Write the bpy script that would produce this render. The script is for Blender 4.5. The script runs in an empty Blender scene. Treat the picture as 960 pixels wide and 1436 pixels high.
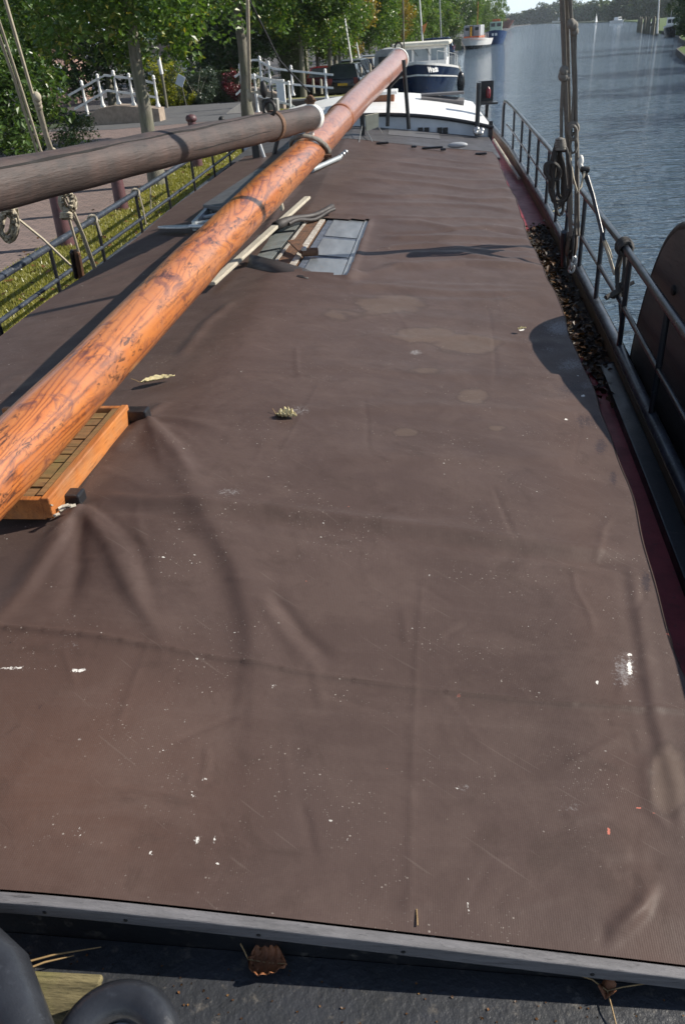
import bpy, math, random
import numpy as np
from mathutils import Vector, Matrix

R = math.radians
rnd = random.Random(7)
npr = np.random.default_rng(11)
SC = bpy.context.scene
COL = SC.collection

# ------------------------------------------------------------------ camera geometry
F = 1100.0; PITCH = R(31.3); ROLL = R(4.0); YAW = R(6.6); CZ = 3.35
cy_, sy_ = math.cos(YAW), math.sin(YAW)
FW = np.array([-sy_*math.cos(PITCH), cy_*math.cos(PITCH), -math.sin(PITCH)])
_r = np.array([cy_, sy_, 0.0]); _u = np.array([-sy_*math.sin(PITCH), cy_*math.sin(PITCH), math.cos(PITCH)])
RT = math.cos(ROLL)*_r - math.sin(ROLL)*_u
UP = math.sin(ROLL)*_r + math.cos(ROLL)*_u
CAM = np.array([0, 0, CZ])

def ray(px, py):
    return FW + (px-480)/F*RT + (718-py)/F*UP
def atz(px, py, z):
    d = ray(px, py); return CAM + d*((z-CZ)/d[2])
def aty(px, py, y):
    d = ray(px, py); return CAM + d*(y/d[1])
def atx(px, py, x):
    d = ray(px, py); return CAM + d*(x/d[0])
def onplane(px, py, P, N):
    d = ray(px, py); P = np.array(P, float); N = np.array(N, float)
    return CAM + d*(((P-CAM)@N)/(d@N))
def project(V):
    d = V - CAM
    f = d@FW
    return 480+F*(d@RT)/f, 718-F*(d@UP)/f

# ------------------------------------------------------------------ helpers
def lerp(a, b, t): return a+(b-a)*t
def sstep(a, b, x):
    t = np.clip((x-a)/(b-a), 0, 1); return t*t*(3-2*t)

def newmat(name):
    m = bpy.data.materials.new(name); m.use_nodes = True
    nt = m.node_tree; b = nt.nodes['Principled BSDF']
    return m, nt, b
def node(nt, t, **kw):
    n = nt.nodes.new(t)
    for k, v in kw.items():
        if k in n.inputs: n.inputs[k].default_value = v
        else: setattr(n, k, v)
    return n
def ramp(nt, src, stops, interp='LINEAR'):
    n = nt.nodes.new('ShaderNodeValToRGB'); n.color_ramp.interpolation = interp
    e = n.color_ramp.elements
    while len(e) < len(stops): e.new(0.5)
    for i, (p, c) in enumerate(stops):
        e[i].position = p; e[i].color = (*c, 1) if len(c) == 3 else c
    nt.links.new(src, n.inputs['Fac']); return n
def mixc(nt, fac, a, b, mode='MIX'):
    n = nt.nodes.new('ShaderNodeMix'); n.data_type = 'RGBA'; n.blend_type = mode
    for sock, v in ((n.inputs[0], fac), (n.inputs[6], a), (n.inputs[7], b)):
        if hasattr(v, 'links'): nt.links.new(v, sock)
        elif isinstance(v, (int, float)): sock.default_value = v
        else: sock.default_value = (*v, 1)
    return n.outputs[2]
def mth(nt, op, a, b=None, clamp=False):
    n = nt.nodes.new('ShaderNodeMath'); n.operation = op; n.use_clamp = clamp
    for i, v in enumerate((a, b)):
        if v is None: continue
        if hasattr(v, 'links'): nt.links.new(v, n.inputs[i])
        else: n.inputs[i].default_value = v
    return n.outputs[0]
def texco(nt, scale=(1, 1, 1), out='Object', rot=(0, 0, 0)):
    tc = nt.nodes.new('ShaderNodeTexCoord'); mp = nt.nodes.new('ShaderNodeMapping')
    mp.inputs['Scale'].default_value = scale; mp.inputs['Rotation'].default_value = rot
    nt.links.new(tc.outputs[out], mp.inputs['Vector']); return mp.outputs[0]
def noise(nt, vec, scale, detail=4, rough=.6, dist=0.0):
    n = node(nt, 'ShaderNodeTexNoise', Scale=scale, Detail=detail, Roughness=rough, Distortion=dist)
    nt.links.new(vec, n.inputs['Vector']); return n.outputs['Fac']
def bump(nt, b, h, strength=.3, dist=.01):
    n = node(nt, 'ShaderNodeBump', Strength=strength, Distance=dist)
    nt.links.new(h, n.inputs['Height']); nt.links.new(n.outputs[0], b.inputs['Normal'])

def basic(name, col, col2=None, scale=6, rough=.5, metal=0, bumpst=.15, spec=.5, stretch=(1, 1, 1), dirt=None, bd=.004):
    """two-tone worn surface with noise, optional dirt speckle"""
    m, nt, b = newmat(name)
    v = texco(nt, stretch)
    n1 = noise(nt, v, scale, 6, .65)
    c2 = col2 or tuple(c*.72 for c in col)
    r = ramp(nt, n1, [(.35, c2), (.65, col)])
    c = r.outputs['Color']
    if dirt:
        n2 = noise(nt, v, scale*4.3, 5, .7)
        f = ramp(nt, n2, [(.58, (0, 0, 0)), (.70, (1, 1, 1))]).outputs['Color']
        c = mixc(nt, f, c, dirt)
    nt.links.new(c, b.inputs['Base Color'])
    rr = ramp(nt, n1, [(.3, (min(1, rough+.12),)*3), (.7, (max(.05, rough-.08),)*3)])
    nt.links.new(rr.outputs['Color'], b.inputs['Roughness'])
    b.inputs['Metallic'].default_value = metal
    b.inputs['Specular IOR Level'].default_value = spec
    if bumpst: bump(nt, b, noise(nt, v, scale*7, 4, .6), bumpst, bd)
    return m

class MB:
    def __init__(s): s.v = []; s.f = []; s.sm = []
    def add(s, vs, fs, smooth=False):
        o = len(s.v); s.v += [tuple(float(c) for c in p) for p in vs]
        s.f += [tuple(i+o for i in f) for f in fs]; s.sm += [smooth]*len(fs); return s
    def box(s, c, d, rot=None, taper=1.0):
        x, y, z = d[0]/2, d[1]/2, d[2]/2
        P = [Vector((a*x*(taper if e > 0 else 1), b*y*(taper if e > 0 else 1), e*z)) for e in (-1, 1) for a, b in ((-1, -1), (1, -1), (1, 1), (-1, 1))]
        if rot is not None: P = [rot @ p for p in P]
        c = Vector(c)
        return s.add([p+c for p in P], [(3, 2, 1, 0), (4, 5, 6, 7), (0, 1, 5, 4), (1, 2, 6, 5), (2, 3, 7, 6), (3, 0, 4, 7)])
    def beam(s, a, b, w, h, up=(0, 0, 1)):
        a = Vector(a); b = Vector(b); d = (b-a); L = d.length; d.normalize()
        u = Vector(up); sd = d.cross(u).normalized(); u = sd.cross(d).normalized()
        M = Matrix((sd, d, u)).transposed()
        return s.box((a+b)/2, (w, L, h), M)
    def tube(s, path, rad, seg=8, cap=True, strands=0, pitch=8.0, closed=False):
        P = [Vector(p) for p in path]; n = len(P)
        if not hasattr(rad, '__len__'): rad = [rad]*n
        vs = []; prev = None; acc = 0.0
        for i in range(n):
            if closed: t = P[(i+1) % n]-P[(i-1) % n]
            else: t = P[min(i+1, n-1)]-P[max(i-1, 0)]
            t.normalize()
            if prev is None:
                a = Vector((0, 0, 1)) if abs(t.z) < .9 else Vector((1, 0, 0))
                u = (a - t*a.dot(t)).normalized()
            else:
                u = prev - t*prev.dot(t); u.normalize()
            prev = u; w = t.cross(u)
            if i: acc += (P[i]-P[i-1]).length
            for k in range(seg):
                th = 2*math.pi*k/seg
                rr = rad[i]
                if strands: rr *= 1+.16*math.cos(strands*(th) - 2*math.pi*acc/(rad[i]*pitch))
                vs.append(P[i]+(u*math.cos(th)+w*math.sin(th))*rr)
        fs = []
        m = n if closed else n-1
        for i in range(m):
            j = (i+1) % n
            for k in range(seg):
                fs.append((i*seg+k, i*seg+(k+1) % seg, j*seg+(k+1) % seg, j*seg+k))
        if cap and not closed:
            fs.append(tuple(range(seg-1, -1, -1))); fs.append(tuple((n-1)*seg+k for k in range(seg)))
        return s.add(vs, fs, True)
    def lathe(s, prof, c=(0, 0, 0), seg=16, axis=None):
        vs = []
        M = Matrix.Identity(3) if axis is None else Vector(axis).to_track_quat('Z', 'Y').to_matrix()
        c = Vector(c)
        for r, z in prof:
            for k in range(seg):
                th = 2*math.pi*k/seg
                vs.append(M @ Vector((r*math.cos(th), r*math.sin(th), z)) + c)
        n = len(prof); fs = []
        for i in range(n-1):
            for k in range(seg):
                fs.append((i*seg+k, i*seg+(k+1) % seg, (i+1)*seg+(k+1) % seg, (i+1)*seg+k))
        fs.append(tuple(range(seg-1, -1, -1))); fs.append(tuple((n-1)*seg+k for k in range(seg)))
        return s.add(vs, fs, True)
    def prism(s, outline, off):
        n = len(outline); off = Vector(off)
        a = [Vector(p) for p in outline]; b = [p+off for p in a]
        fs = [tuple(range(n)), tuple(range(2*n-1, n-1, -1))]+[((i+1) % n, i, n+i, n+(i+1) % n) for i in range(n)]
        return s.add(a+b, fs)
    def sphere(s, c, r, seg=10, rings=7, jit=0):
        if not hasattr(r, '__len__'): r = (r, r, r)
        vs = []
        for i in range(1, rings):
            ph = math.pi*i/rings
            for k in range(seg):
                th = 2*math.pi*k/seg; j = 1+jit*(rnd.random()-.5)
                vs.append((c[0]+r[0]*j*math.sin(ph)*math.cos(th), c[1]+r[1]*j*math.sin(ph)*math.sin(th), c[2]+r[2]*j*math.cos(ph)))
        vs += [(c[0], c[1], c[2]+r[2]), (c[0], c[1], c[2]-r[2])]
        t, bt = len(vs)-2, len(vs)-1; fs = []
        for i in range(rings-2):
            for k in range(seg):
                fs.append((i*seg+k, (i+1)*seg+k, (i+1)*seg+(k+1) % seg, i*seg+(k+1) % seg))
        for k in range(seg):
            fs.append((t, k, (k+1) % seg)); fs.append((bt, (rings-2)*seg+(k+1) % seg, (rings-2)*seg+k))
        return s.add(vs, fs, True)
    def build(s, name, mat, parent=None, bevel=0, kind=None, center=True, solid=0):
        me = bpy.data.meshes.new(name)
        off = np.zeros(3)
        V = np.array(s.v, float)
        if parent is None and center:
            off = np.array([(V[:, 0].min()+V[:, 0].max())/2, (V[:, 1].min()+V[:, 1].max())/2, V[:, 2].min()])
        elif parent is not None:
            off = np.array(WO.get(parent.name, (0, 0, 0)))
        V = V-off
        me.from_pydata([tuple(p) for p in V], [], s.f)
        me.polygons.foreach_set('use_smooth', s.sm)
        me.update()
        if any(s.sm): me.set_sharp_from_angle(angle=R(50))
        if mat: me.materials.append(mat)
        o = bpy.data.objects.new(name, me); COL.objects.link(o)
        if parent is not None:
            o.parent = parent; WO[o.name] = WO.get(parent.name, (0, 0, 0))
        else:
            o.location = off; WO[o.name] = tuple(off)
        if solid:
            md = o.modifiers.new('solid', 'SOLIDIFY'); md.thickness = solid
        if bevel:
            md = o.modifiers.new('bevel', 'BEVEL'); md.width = bevel; md.segments = 2; md.limit_method = 'ANGLE'
        if kind: o['kind'] = kind
        return o
WO = {}
def npmesh(name, V, Fq, mat, parent=None, attrs=None, smooth=False, off=None):
    """big meshes from numpy arrays; Fq (n,k) faces"""
    V = np.asarray(V, float); Fq = np.asarray(Fq, np.int32)
    me = bpy.data.meshes.new(name)
    if off is None:
        off = np.array([(V[:, 0].min()+V[:, 0].max())/2, (V[:, 1].min()+V[:, 1].max())/2, V[:, 2].min()]) if parent is None else np.array(WO.get(parent.name, (0, 0, 0)))
    off = np.asarray(off, float)
    me.vertices.add(len(V)); me.vertices.foreach_set('co', (V-off).ravel())
    k = Fq.shape[1]
    me.loops.add(Fq.size); me.loops.foreach_set('vertex_index', Fq.ravel())
    me.polygons.add(len(Fq)); me.polygons.foreach_set('loop_start', np.arange(0, Fq.size, k, dtype=np.int32))
    me.polygons.foreach_set('loop_total', np.full(len(Fq), k, np.int32))
    me.polygons.foreach_set('use_smooth', np.full(len(Fq), smooth))
    me.update(calc_edges=True)
    for an, arr in (attrs or {}).items():
        a = me.attributes.new(an, 'FLOAT', 'POINT'); a.data.foreach_set('value', np.asarray(arr, np.float32))
    me.materials.append(mat)
    o = bpy.data.objects.new(name, me); COL.objects.link(o)
    if parent is not None:
        o.parent = parent; WO[o.name] = WO.get(parent.name, (0, 0, 0))
    else:
        o.location = off; WO[o.name] = tuple(off)
    return o
def tag(o, label=None, cat=None, group=None, kind=None):
    if label: o['label'] = label
    if cat: o['category'] = cat
    if group: o['group'] = group
    if kind: o['kind'] = kind
    return o
def empty(name, loc, label=None, cat=None, group=None, rz=0):
    o = bpy.data.objects.new(name, None); o.empty_display_size = .2; COL.objects.link(o)
    o.location = tuple(float(c) for c in loc); o.rotation_euler = (0, 0, rz)
    WO[o.name] = tuple(float(c) for c in loc) if rz == 0 else (0, 0, 0)
    return tag(o, label, cat, group)
def local_empty(name, label=None, cat=None, group=None):
    """an Empty whose parts are modelled in its own local frame; place it afterwards"""
    o = bpy.data.objects.new(name, None); o.empty_display_size = .2; COL.objects.link(o)
    WO[o.name] = (0, 0, 0); return tag(o, label, cat, group)
def copy_tree(o, parent=None):
    c = o.copy(); COL.objects.link(c)
    if parent is not None: c.parent = parent
    for ch in list(o.children): copy_tree(ch, c)
    return c

# ------------------------------------------------------------------ materials
def attr(nt, name):
    a = nt.nodes.new('ShaderNodeAttribute'); a.attribute_name = name; return a.outputs['Fac']

def tarp_material():
    m, nt, b = newmat('tarp_fabric')
    v = texco(nt)
    big = noise(nt, v, 1.3, 5, .55); mid = noise(nt, v, 7, 6, .65)
    c = ramp(nt, big, [(.3, (.061, .0400, .0345)), (.7, (.087, .0595, .052))]).outputs['Color']
    c = mixc(nt, mth(nt, 'MULTIPLY', attr(nt, 'rust'), .8), c, (.122, .068, .049))
    c = mixc(nt, mth(nt, 'MULTIPLY', mid, .45), c, (.054, .0355, .030))
    mot = ramp(nt, noise(nt, v, 3.1, 7, .72, .4), [(.46, (0, 0, 0)), (.60, (1, 1, 1))]).outputs['Color']
    c = mixc(nt, mth(nt, 'MULTIPLY', mot, .22), c, (.128, .091, .077))
    dk = ramp(nt, noise(nt, v, 5.3, 6, .7, .8), [(.55, (0, 0, 0)), (.68, (1, 1, 1))]).outputs['Color']
    c = mixc(nt, mth(nt, 'MULTIPLY', dk, .30), c, (.038, .025, .020))
    # streaky wear across the cloth
    vs = texco(nt, (1.4, 9, 4)); st = noise(nt, vs, 1.0, 6, .7, .5)
    f = ramp(nt, st, [(.52, (0, 0, 0)), (.75, (1, 1, 1))]).outputs['Color']
    c = mixc(nt, mth(nt, 'MULTIPLY', f, .20), c, (.135, .099, .086))
    # dried puddles
    pn = mth(nt, 'ADD', attr(nt, 'puddle'), mth(nt, 'ADD', mth(nt, 'MULTIPLY', mth(nt, 'SUBTRACT', mid, .5), .8), mth(nt, 'MULTIPLY', mth(nt, 'SUBTRACT', noise(nt, v, 2.6, 4, .6), .5), 1.3)))
    pf = ramp(nt, pn, [(.36, (0, 0, 0)), (.60, (1, 1, 1))]).outputs['Color']
    edge = ramp(nt, pn, [(.30, (0, 0, 0)), (.40, (1, 1, 1)), (.5, (0, 0, 0))]).outputs['Color']
    c = mixc(nt, mth(nt, 'MULTIPLY', pf, .24), c, (.160, .120, .088))
    c = mixc(nt, mth(nt, 'MULTIPLY', edge, .35), c, (.040, .029, .024))
    # scuffed mottled patches along the side
    fn = noise(nt, v, 95, 4, .75)
    sf = ramp(nt, mth(nt, 'ADD', attr(nt, 'scuff'), mth(nt, 'MULTIPLY', mth(nt, 'SUBTRACT', fn, .5), 1.8)), [(.46, (0, 0, 0)), (.66, (1, 1, 1))]).outputs['Color']
    c = mixc(nt, mth(nt, 'MULTIPLY', sf, .72), c, (.030, .023, .028))
    gf = ramp(nt, mth(nt, 'ADD', attr(nt, 'chalk'), mth(nt, 'MULTIPLY', mth(nt, 'SUBTRACT', fn, .5), 1.6)), [(.45, (0, 0, 0)), (.85, (1, 1, 1))]).outputs['Color']
    c = mixc(nt, mth(nt, 'MULTIPLY', gf, .6), c, (.33, .32, .32))
    # seams a touch darker
    c = mixc(nt, mth(nt, 'MULTIPLY', attr(nt, 'seam'), .5), c, (.04, .029, .024))
    # long thin scratches
    vw = texco(nt, (1, 1, 1), rot=(0, 0, .6)); mpn = nt.nodes.new('ShaderNodeMapping'); mpn.inputs['Scale'].default_value = (2.5, 60, 1); nt.links.new(vw, mpn.inputs['Vector'])
    sc = noise(nt, mpn.outputs[0], 1.5, 2, .5)
    scf = ramp(nt, sc, [(.70, (0, 0, 0)), (.73, (1, 1, 1))]).outputs['Color']
    c = mixc(nt, mth(nt, 'MULTIPLY', scf, .10), c, (.25, .21, .18))
    # paint and bird specks of several sizes
    for scl, thr, keep, colr, mx in ((21, .085, .955, (.62, .60, .55), .9), (48, .12, .95, (.52, .50, .46), .8), (130, .22, .90, (.36, .32, .28), .6), (300, .28, .90, (.28, .25, .22), .4), (44, .10, .955, (.03, .022, .02), .7), (17, .06, .95, (.42, .14, .10), .55)):
        vo = node(nt, 'ShaderNodeTexVoronoi', Scale=scl); vo.inputs['Randomness'].default_value = 1
        v3 = texco(nt, (1, 1.0+.07*scl % .5, .05)); 
        # warp the cells so specks are not round
        nw = node(nt, 'ShaderNodeTexNoise', Scale=scl*2.2, Detail=2); nt.links.new(v3, nw.inputs['Vector'])
        ad = node(nt, 'ShaderNodeVectorMath', operation='MULTIPLY_ADD'); nt.links.new(nw.outputs['Color'], ad.inputs[0]); ad.inputs[1].default_value = (.35/scl,)*3; nt.links.new(v3, ad.inputs[2])
        nt.links.new(ad.outputs[0], vo.inputs['Vector'])
        sep = node(nt, 'ShaderNodeSeparateColor'); nt.links.new(vo.outputs['Color'], sep.inputs[0])
        k = mth(nt, 'GREATER_THAN', sep.outputs[0], keep)
        dd = mth(nt, 'LESS_THAN', vo.outputs['Distance'], mth(nt, 'MULTIPLY', sep.outputs[1], thr*1.6))
        cl = ramp(nt, noise(nt, v, 3.3, 5, .75), [(.50, (0, 0, 0)), (.58, (1, 1, 1))]).outputs['Color']
        c = mixc(nt, mth(nt, 'MULTIPLY', mth(nt, 'MULTIPLY', mth(nt, 'MULTIPLY', k, dd), mx), cl), c, colr)
    # white splashes
    pa = mth(nt, 'ADD', attr(nt, 'splash'), mth(nt, 'MULTIPLY', mth(nt, 'SUBTRACT', noise(nt, v, 120, 4, .7), .5), 1.7))
    paf = ramp(nt, pa, [(.66, (0, 0, 0)), (.76, (1, 1, 1))]).outputs['Color']
    c = mixc(nt, mth(nt, 'MULTIPLY', paf, .92), c, (.72, .70, .65))
    pk = ramp(nt, mth(nt, 'ADD', attr(nt, 'pink'), mth(nt, 'MULTIPLY', mth(nt, 'SUBTRACT', noise(nt, v, 90, 3, .6), .5), 1.0)), [(.62, (0, 0, 0)), (.74, (1, 1, 1))]).outputs['Color']
    c = mixc(nt, mth(nt, 'MULTIPLY', pk, .85), c, (.55, .17, .12))
    nt.links.new(c, b.inputs['Base Color'])
    rr = ramp(nt, mid, [(.3, (.50, .50, .50)), (.7, (.62, .62, .62))])
    nt.links.new(rr.outputs['Color'], b.inputs['Roughness'])
    b.inputs['Specular IOR Level'].default_value = .17
    # weave + soft dimples
    w1 = node(nt, 'ShaderNodeTexWave', Scale=62.0); w1.bands_direction = 'X'; nt.links.new(v, w1.inputs['Vector'])
    w2 = node(nt, 'ShaderNodeTexWave', Scale=62.0); w2.bands_direction = 'Y'; nt.links.new(v, w2.inputs['Vector'])
    wv = mth(nt, 'ADD', w1.outputs['Fac'], mth(nt, 'MULTIPLY', w2.outputs['Fac'], .5))
    b1 = node(nt, 'ShaderNodeBump', Strength=.10, Distance=.0012); nt.links.new(wv, b1.inputs['Height'])
    b2 = node(nt, 'ShaderNodeBump', Strength=.35, Distance=.006); nt.links.new(noise(nt, v, 14, 4, .55), b2.inputs['Height']); nt.links.new(b1.outputs[0], b2.inputs['Normal'])
    nt.links.new(b2.outputs[0], b.inputs['Normal'])
    return m

def varnish_material():
    """figured, knotty varnished pine along the local Y axis"""
    m, nt, b = newmat('varnished_pine')
    v = texco(nt, (1, .22, 1)); v2 = texco(nt, (1, .55, 1)); v0 = texco(nt)
    big = noise(nt, v, 5.5, 3, .5, .6)
    # growth rings cut obliquely: contour lines of a stretched field
    fld = noise(nt, texco(nt, (1, .105, 1)), 4.6, 2.5, .45, .8)
    ring = mth(nt, 'FRACT', mth(nt, 'MULTIPLY', mth(nt, 'ADD', fld, mth(nt, 'MULTIPLY', noise(nt, v0, 28, 3, .6), .02)), 21.0))
    c = ramp(nt, ring, [(.0, (.13, .034, .011)), (.16, (.35, .098, .020)), (.5, (.45, .150, .034)), (.85, (.39, .110, .022)), (1, (.16, .044, .012))]).outputs['Color']
    f = ramp(nt, big, [(.44, (0, 0, 0)), (.62, (1, 1, 1))]).outputs['Color']
    c = mixc(nt, mth(nt, 'MULTIPLY', f, .5), c, (.46, .185, .066))
    class _W: outputs = {'Fac': ring}
    w = _W
    # purple-brown bruises and black flecks
    pb = noise(nt, v2, 9, 5, .7, 1.2)
    f = ramp(nt, pb, [(.525, (0, 0, 0)), (.63, (1, 1, 1))]).outputs['Color']
    c = mixc(nt, mth(nt, 'MULTIPLY', f, .78), c, (.115, .036, .028))
    f2 = ramp(nt, noise(nt, v2, 4.5, 4, .6, .8), [(.50, (0, 0, 0)), (.62, (1, 1, 1))]).outputs['Color']
    c = mixc(nt, mth(nt, 'MULTIPLY', f2, .42), c, (.36, .150, .075))
    fl = mth(nt, 'ADD', noise(nt, texco(nt, (1, .28, 1)), 42, 6, .8, .9), mth(nt, 'MULTIPLY', mth(nt, 'SUBTRACT', noise(nt, v2, 4.2, 4, .7), .5), .7))
    f = ramp(nt, fl, [(.585, (0, 0, 0)), (.66, (1, 1, 1))]).outputs['Color']
    c = mixc(nt, mth(nt, 'MULTIPLY', f, .85), c, (.035, .012, .008))
    # paler, greyer far end: sky sheen painted in along with weathering
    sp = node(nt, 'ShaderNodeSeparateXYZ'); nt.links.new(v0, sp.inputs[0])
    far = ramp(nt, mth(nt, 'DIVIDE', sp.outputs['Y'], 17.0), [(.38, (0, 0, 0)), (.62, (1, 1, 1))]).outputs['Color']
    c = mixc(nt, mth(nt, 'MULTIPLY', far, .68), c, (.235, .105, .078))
    nt.links.new(c, b.inputs['Base Color'])
    rr = ramp(nt, pb, [(.3, (.34, .34, .34)), (.7, (.48, .48, .48))]); nt.links.new(rr.outputs['Color'], b.inputs['Roughness'])
    b.inputs['Coat Weight'].default_value = .6; b.inputs['Coat Roughness'].default_value = .22
    bump(nt, b, mth(nt, 'ADD', fl, mth(nt, 'MULTIPLY', w.outputs['Fac'], .4)), .25, .004)
    return m

def old_wood(name, c1, c2, c3, along='Y', scale=1.0, rough=.75, bst=.5):
    m, nt, b = newmat(name)
    s = {'X': (.09, 1, 1), 'Y': (1, .09, 1), 'Z': (1, 1, .09)}[along]
    v = texco(nt, s); v0 = texco(nt)
    n1 = noise(nt, v, 26*scale, 6, .7); n2 = noise(nt, v0, 5*scale, 5, .65); n3 = noise(nt, v, 110*scale, 3, .6)
    c = ramp(nt, n1, [(.3, c2), (.6, c1)]).outputs['Color']
    f = ramp(nt, n2, [(.45, (0, 0, 0)), (.68, (1, 1, 1))]).outputs['Color']
    c = mixc(nt, mth(nt, 'MULTIPLY', f, .6), c, c3)
    f = ramp(nt, n3, [(.60, (0, 0, 0)), (.70, (1, 1, 1))]).outputs['Color']
    c = mixc(nt, mth(nt, 'MULTIPLY', f, .6), c, tuple(x*.35 for x in c2))
    nt.links.new(c, b.inputs['Base Color']); b.inputs['Roughness'].default_value = rough
    bump(nt, b, mth(nt, 'ADD', n1, n3), bst, .006)
    return m

def water_material():
    m, nt, b = newmat('canal_water')
    v = texco(nt)
    tc = nt.nodes.new('ShaderNodeTexCoord')
    def wav(scale, st, rot, detail, dist=.4):
        vv = texco(nt, st, rot=(0, 0, rot)); return noise(nt, vv, scale, detail, .55, dist)
    a = wav(.8, (1, 2.4, 1), .25, 3); c = wav(2.1, (1, 2.2, 1), -.1, 3); d = wav(6.5, (1, 1.7, 1), .4, 2)
    h = mth(nt, 'ADD', mth(nt, 'MULTIPLY', a, 1.9), mth(nt, 'ADD', mth(nt, 'MULTIPLY', c, .9), mth(nt, 'MULTIPLY', d, .16)))
    gust = ramp(nt, noise(nt, texco(nt, (.03, .012, 1)), 1.0, 3, .5), [(.35, (.6, .6, .6)), (.65, (1, 1, 1))]).outputs['Color']
    h = mth(nt, 'MULTIPLY', h, gust)
    b.inputs['Base Color'].default_value = (.072, .108, .145, 1)
    b.inputs['Roughness'].default_value = .05; b.inputs['IOR'].default_value = 1.333
    b.inputs['Specular IOR Level'].default_value = .5
    bump(nt, b, h, 1.0, .25)
    return m

def leaf_material(name, dark, lite, yellow=None, tr=.35):
    m, nt, b = newmat(name)
    a = attr(nt, 'tone')
    st = [(0, dark), (.75, lite)]
    if yellow: st += [(1, yellow)]
    c = ramp(nt, a, st).outputs['Color']
    nt.links.new(c, b.inputs['Base Color']); b.inputs['Roughness'].default_value = .38
    b.inputs['Specular IOR Level'].default_value = .6 if tr > .1 else .15
    t = nt.nodes.new('ShaderNodeBsdfTranslucent'); mx = nt.nodes.new('ShaderNodeMixShader')
    tc = mixc(nt, 1.0, c, (1.15, 1.2, .35), 'MULTIPLY'); nt.links.new(tc, t.inputs['Color'])
    mx.inputs[0].default_value = tr*1.2
    nt.links.new(b.outputs[0], mx.inputs[1]); nt.links.new(t.outputs[0], mx.inputs[2])
    nt.links.new(mx.outputs[0], nt.nodes['Material Output'].inputs['Surface'])
    return m

def brick_material(name, c1, c2, mortar, scale, rot=0, w=.5, h=.25, bst=.5):
    m, nt, b = newmat(name)
    v = texco(nt, rot=(0, 0, rot))
    bt = node(nt, 'ShaderNodeTexBrick', Scale=scale); nt.links.new(v, bt.inputs['Vector'])
    bt.inputs['Color1'].default_value = (*c1, 1); bt.inputs['Color2'].default_value = (*c2, 1); bt.inputs['Mortar'].default_value = (*mortar, 1)
    bt.inputs['Mortar Size'].default_value = .022; bt.inputs['Brick Width'].default_value = w; bt.inputs['Row Height'].default_value = h; bt.inputs['Bias'].default_value = -.1
    n1 = noise(nt, v, 1.1, 5, .65)
    c = mixc(nt, .3, bt.outputs['Color'], ramp(nt, n1, [(.3, tuple(x*.6 for x in c1)), (.7, tuple(min(1, x*1.35) for x in c2))]).outputs['Color'])
    nt.links.new(c, b.inputs['Base Color']); b.inputs['Roughness'].default_value = .85
    bump(nt, b, mth(nt, 'ADD', mth(nt, 'MULTIPLY', bt.outputs['Fac'], -1), noise(nt, v, 30, 4, .6)), bst, .008)
    return m

def grass_ground():
    m, nt, b = newmat('lawn_turf')
    v = texco(nt)
    n1 = noise(nt, v, 1.6, 5, .65); n2 = noise(nt, v, 18, 5, .7)
    c = ramp(nt, n1, [(.3, (.17, .165, .045)), (.55, (.25, .24, .07)), (.75, (.32, .27, .11))]).outputs['Color']
    c = mixc(nt, mth(nt, 'MULTIPLY', n2, .6), c, (.050, .056, .018))
    nt.links.new(c, b.inputs['Base Color']); b.inputs['Roughness'].default_value = .9
    bump(nt, b, n2, .8, .03); return m

def tarmac():
    m, nt, b = newmat('grey_tarmac')
    v = texco(nt); n1 = noise(nt, v, 2, 5, .6); n2 = noise(nt, v, 60, 3, .6)
    c = ramp(nt, n1, [(.3, (.085, .085, .088)), (.7, (.13, .13, .128))]).outputs['Color']
    c = mixc(nt, mth(nt, 'MULTIPLY', n2, .5), c, (.06, .06, .062))
    nt.links.new(c, b.inputs['Base Color']); b.inputs['Roughness'].default_value = .85
    bump(nt, b, n2, .4, .006); return m

M = {}
M['tarp'] = tarp_material()
M['varnish'] = varnish_material()
M['spar'] = old_wood('weathered_spar', (.055, .041, .037), (.024, .018, .017), (.095, .058, .048), 'Y', .8, .62, .6)
M['greywood'] = old_wood('grey_oak', (.155, .15, .156), (.078, .075, .078), (.12, .117, .121), 'X', 1.6, .7, .4)
M['wornblack'] = basic('worn_black_paint', (.030, .033, .040), (.012, .013, .016), 5, .34, bumpst=.3, dirt=(.042, .046, .056), bd=.006)
M['crate'] = old_wood('orange_softwood', (.46, .165, .042), (.22, .070, .022), (.33, .185, .095), 'Y', .9, .5, .35)
M['slat'] = old_wood('mossy_slats', (.24, .12, .045), (.10, .060, .024), (.17, .145, .040), 'X', .9, .8, .5)
M['lichen'] = old_wood('lichened_plank', (.24, .20, .10), (.035, .03, .012), (.14, .14, .04), 'X', 1.6, .9, 1.0)
M['black'] = basic('black_paint', (.016, .017, .020), (.010, .011, .013), 7, .36, bumpst=.2, dirt=(.06, .055, .05))
M['rail'] = basic('black_rail_paint', (.020, .024, .032), (.012, .014, .018), 9, .30, bumpst=.12, spec=.6)
M['railgrey'] = basic('worn_blueblack_rail_paint', (.045, .055, .075), (.020, .024, .030), 9, .38, bumpst=.15, dirt=(.22, .22, .22))
M['foredeck'] = basic('black_foredeck_paint', (.036, .038, .044), (.020, .022, .025), 7, .45, bumpst=.5, dirt=(.085, .078, .070), bd=.008)
M['red'] = basic('red_deck_paint', (.30, .026, .034), (.17, .017, .022), 5, .5, bumpst=.25, dirt=(.075, .026, .022))
M['bulwark'] = old_wood('stained_bulwark', (.16, .095, .055), (.05, .035, .025), (.09, .085, .045), 'Y', .7, .6, .5)
M['darkdeck'] = basic('dark_grey_deck', (.075, .073, .078), (.048, .047, .050), 3, .55, bumpst=.2, dirt=(.14, .13, .13))
M['white'] = basic('white_paint', (.78, .78, .77), (.66, .66, .65), 5, .4, bumpst=.06)
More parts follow.
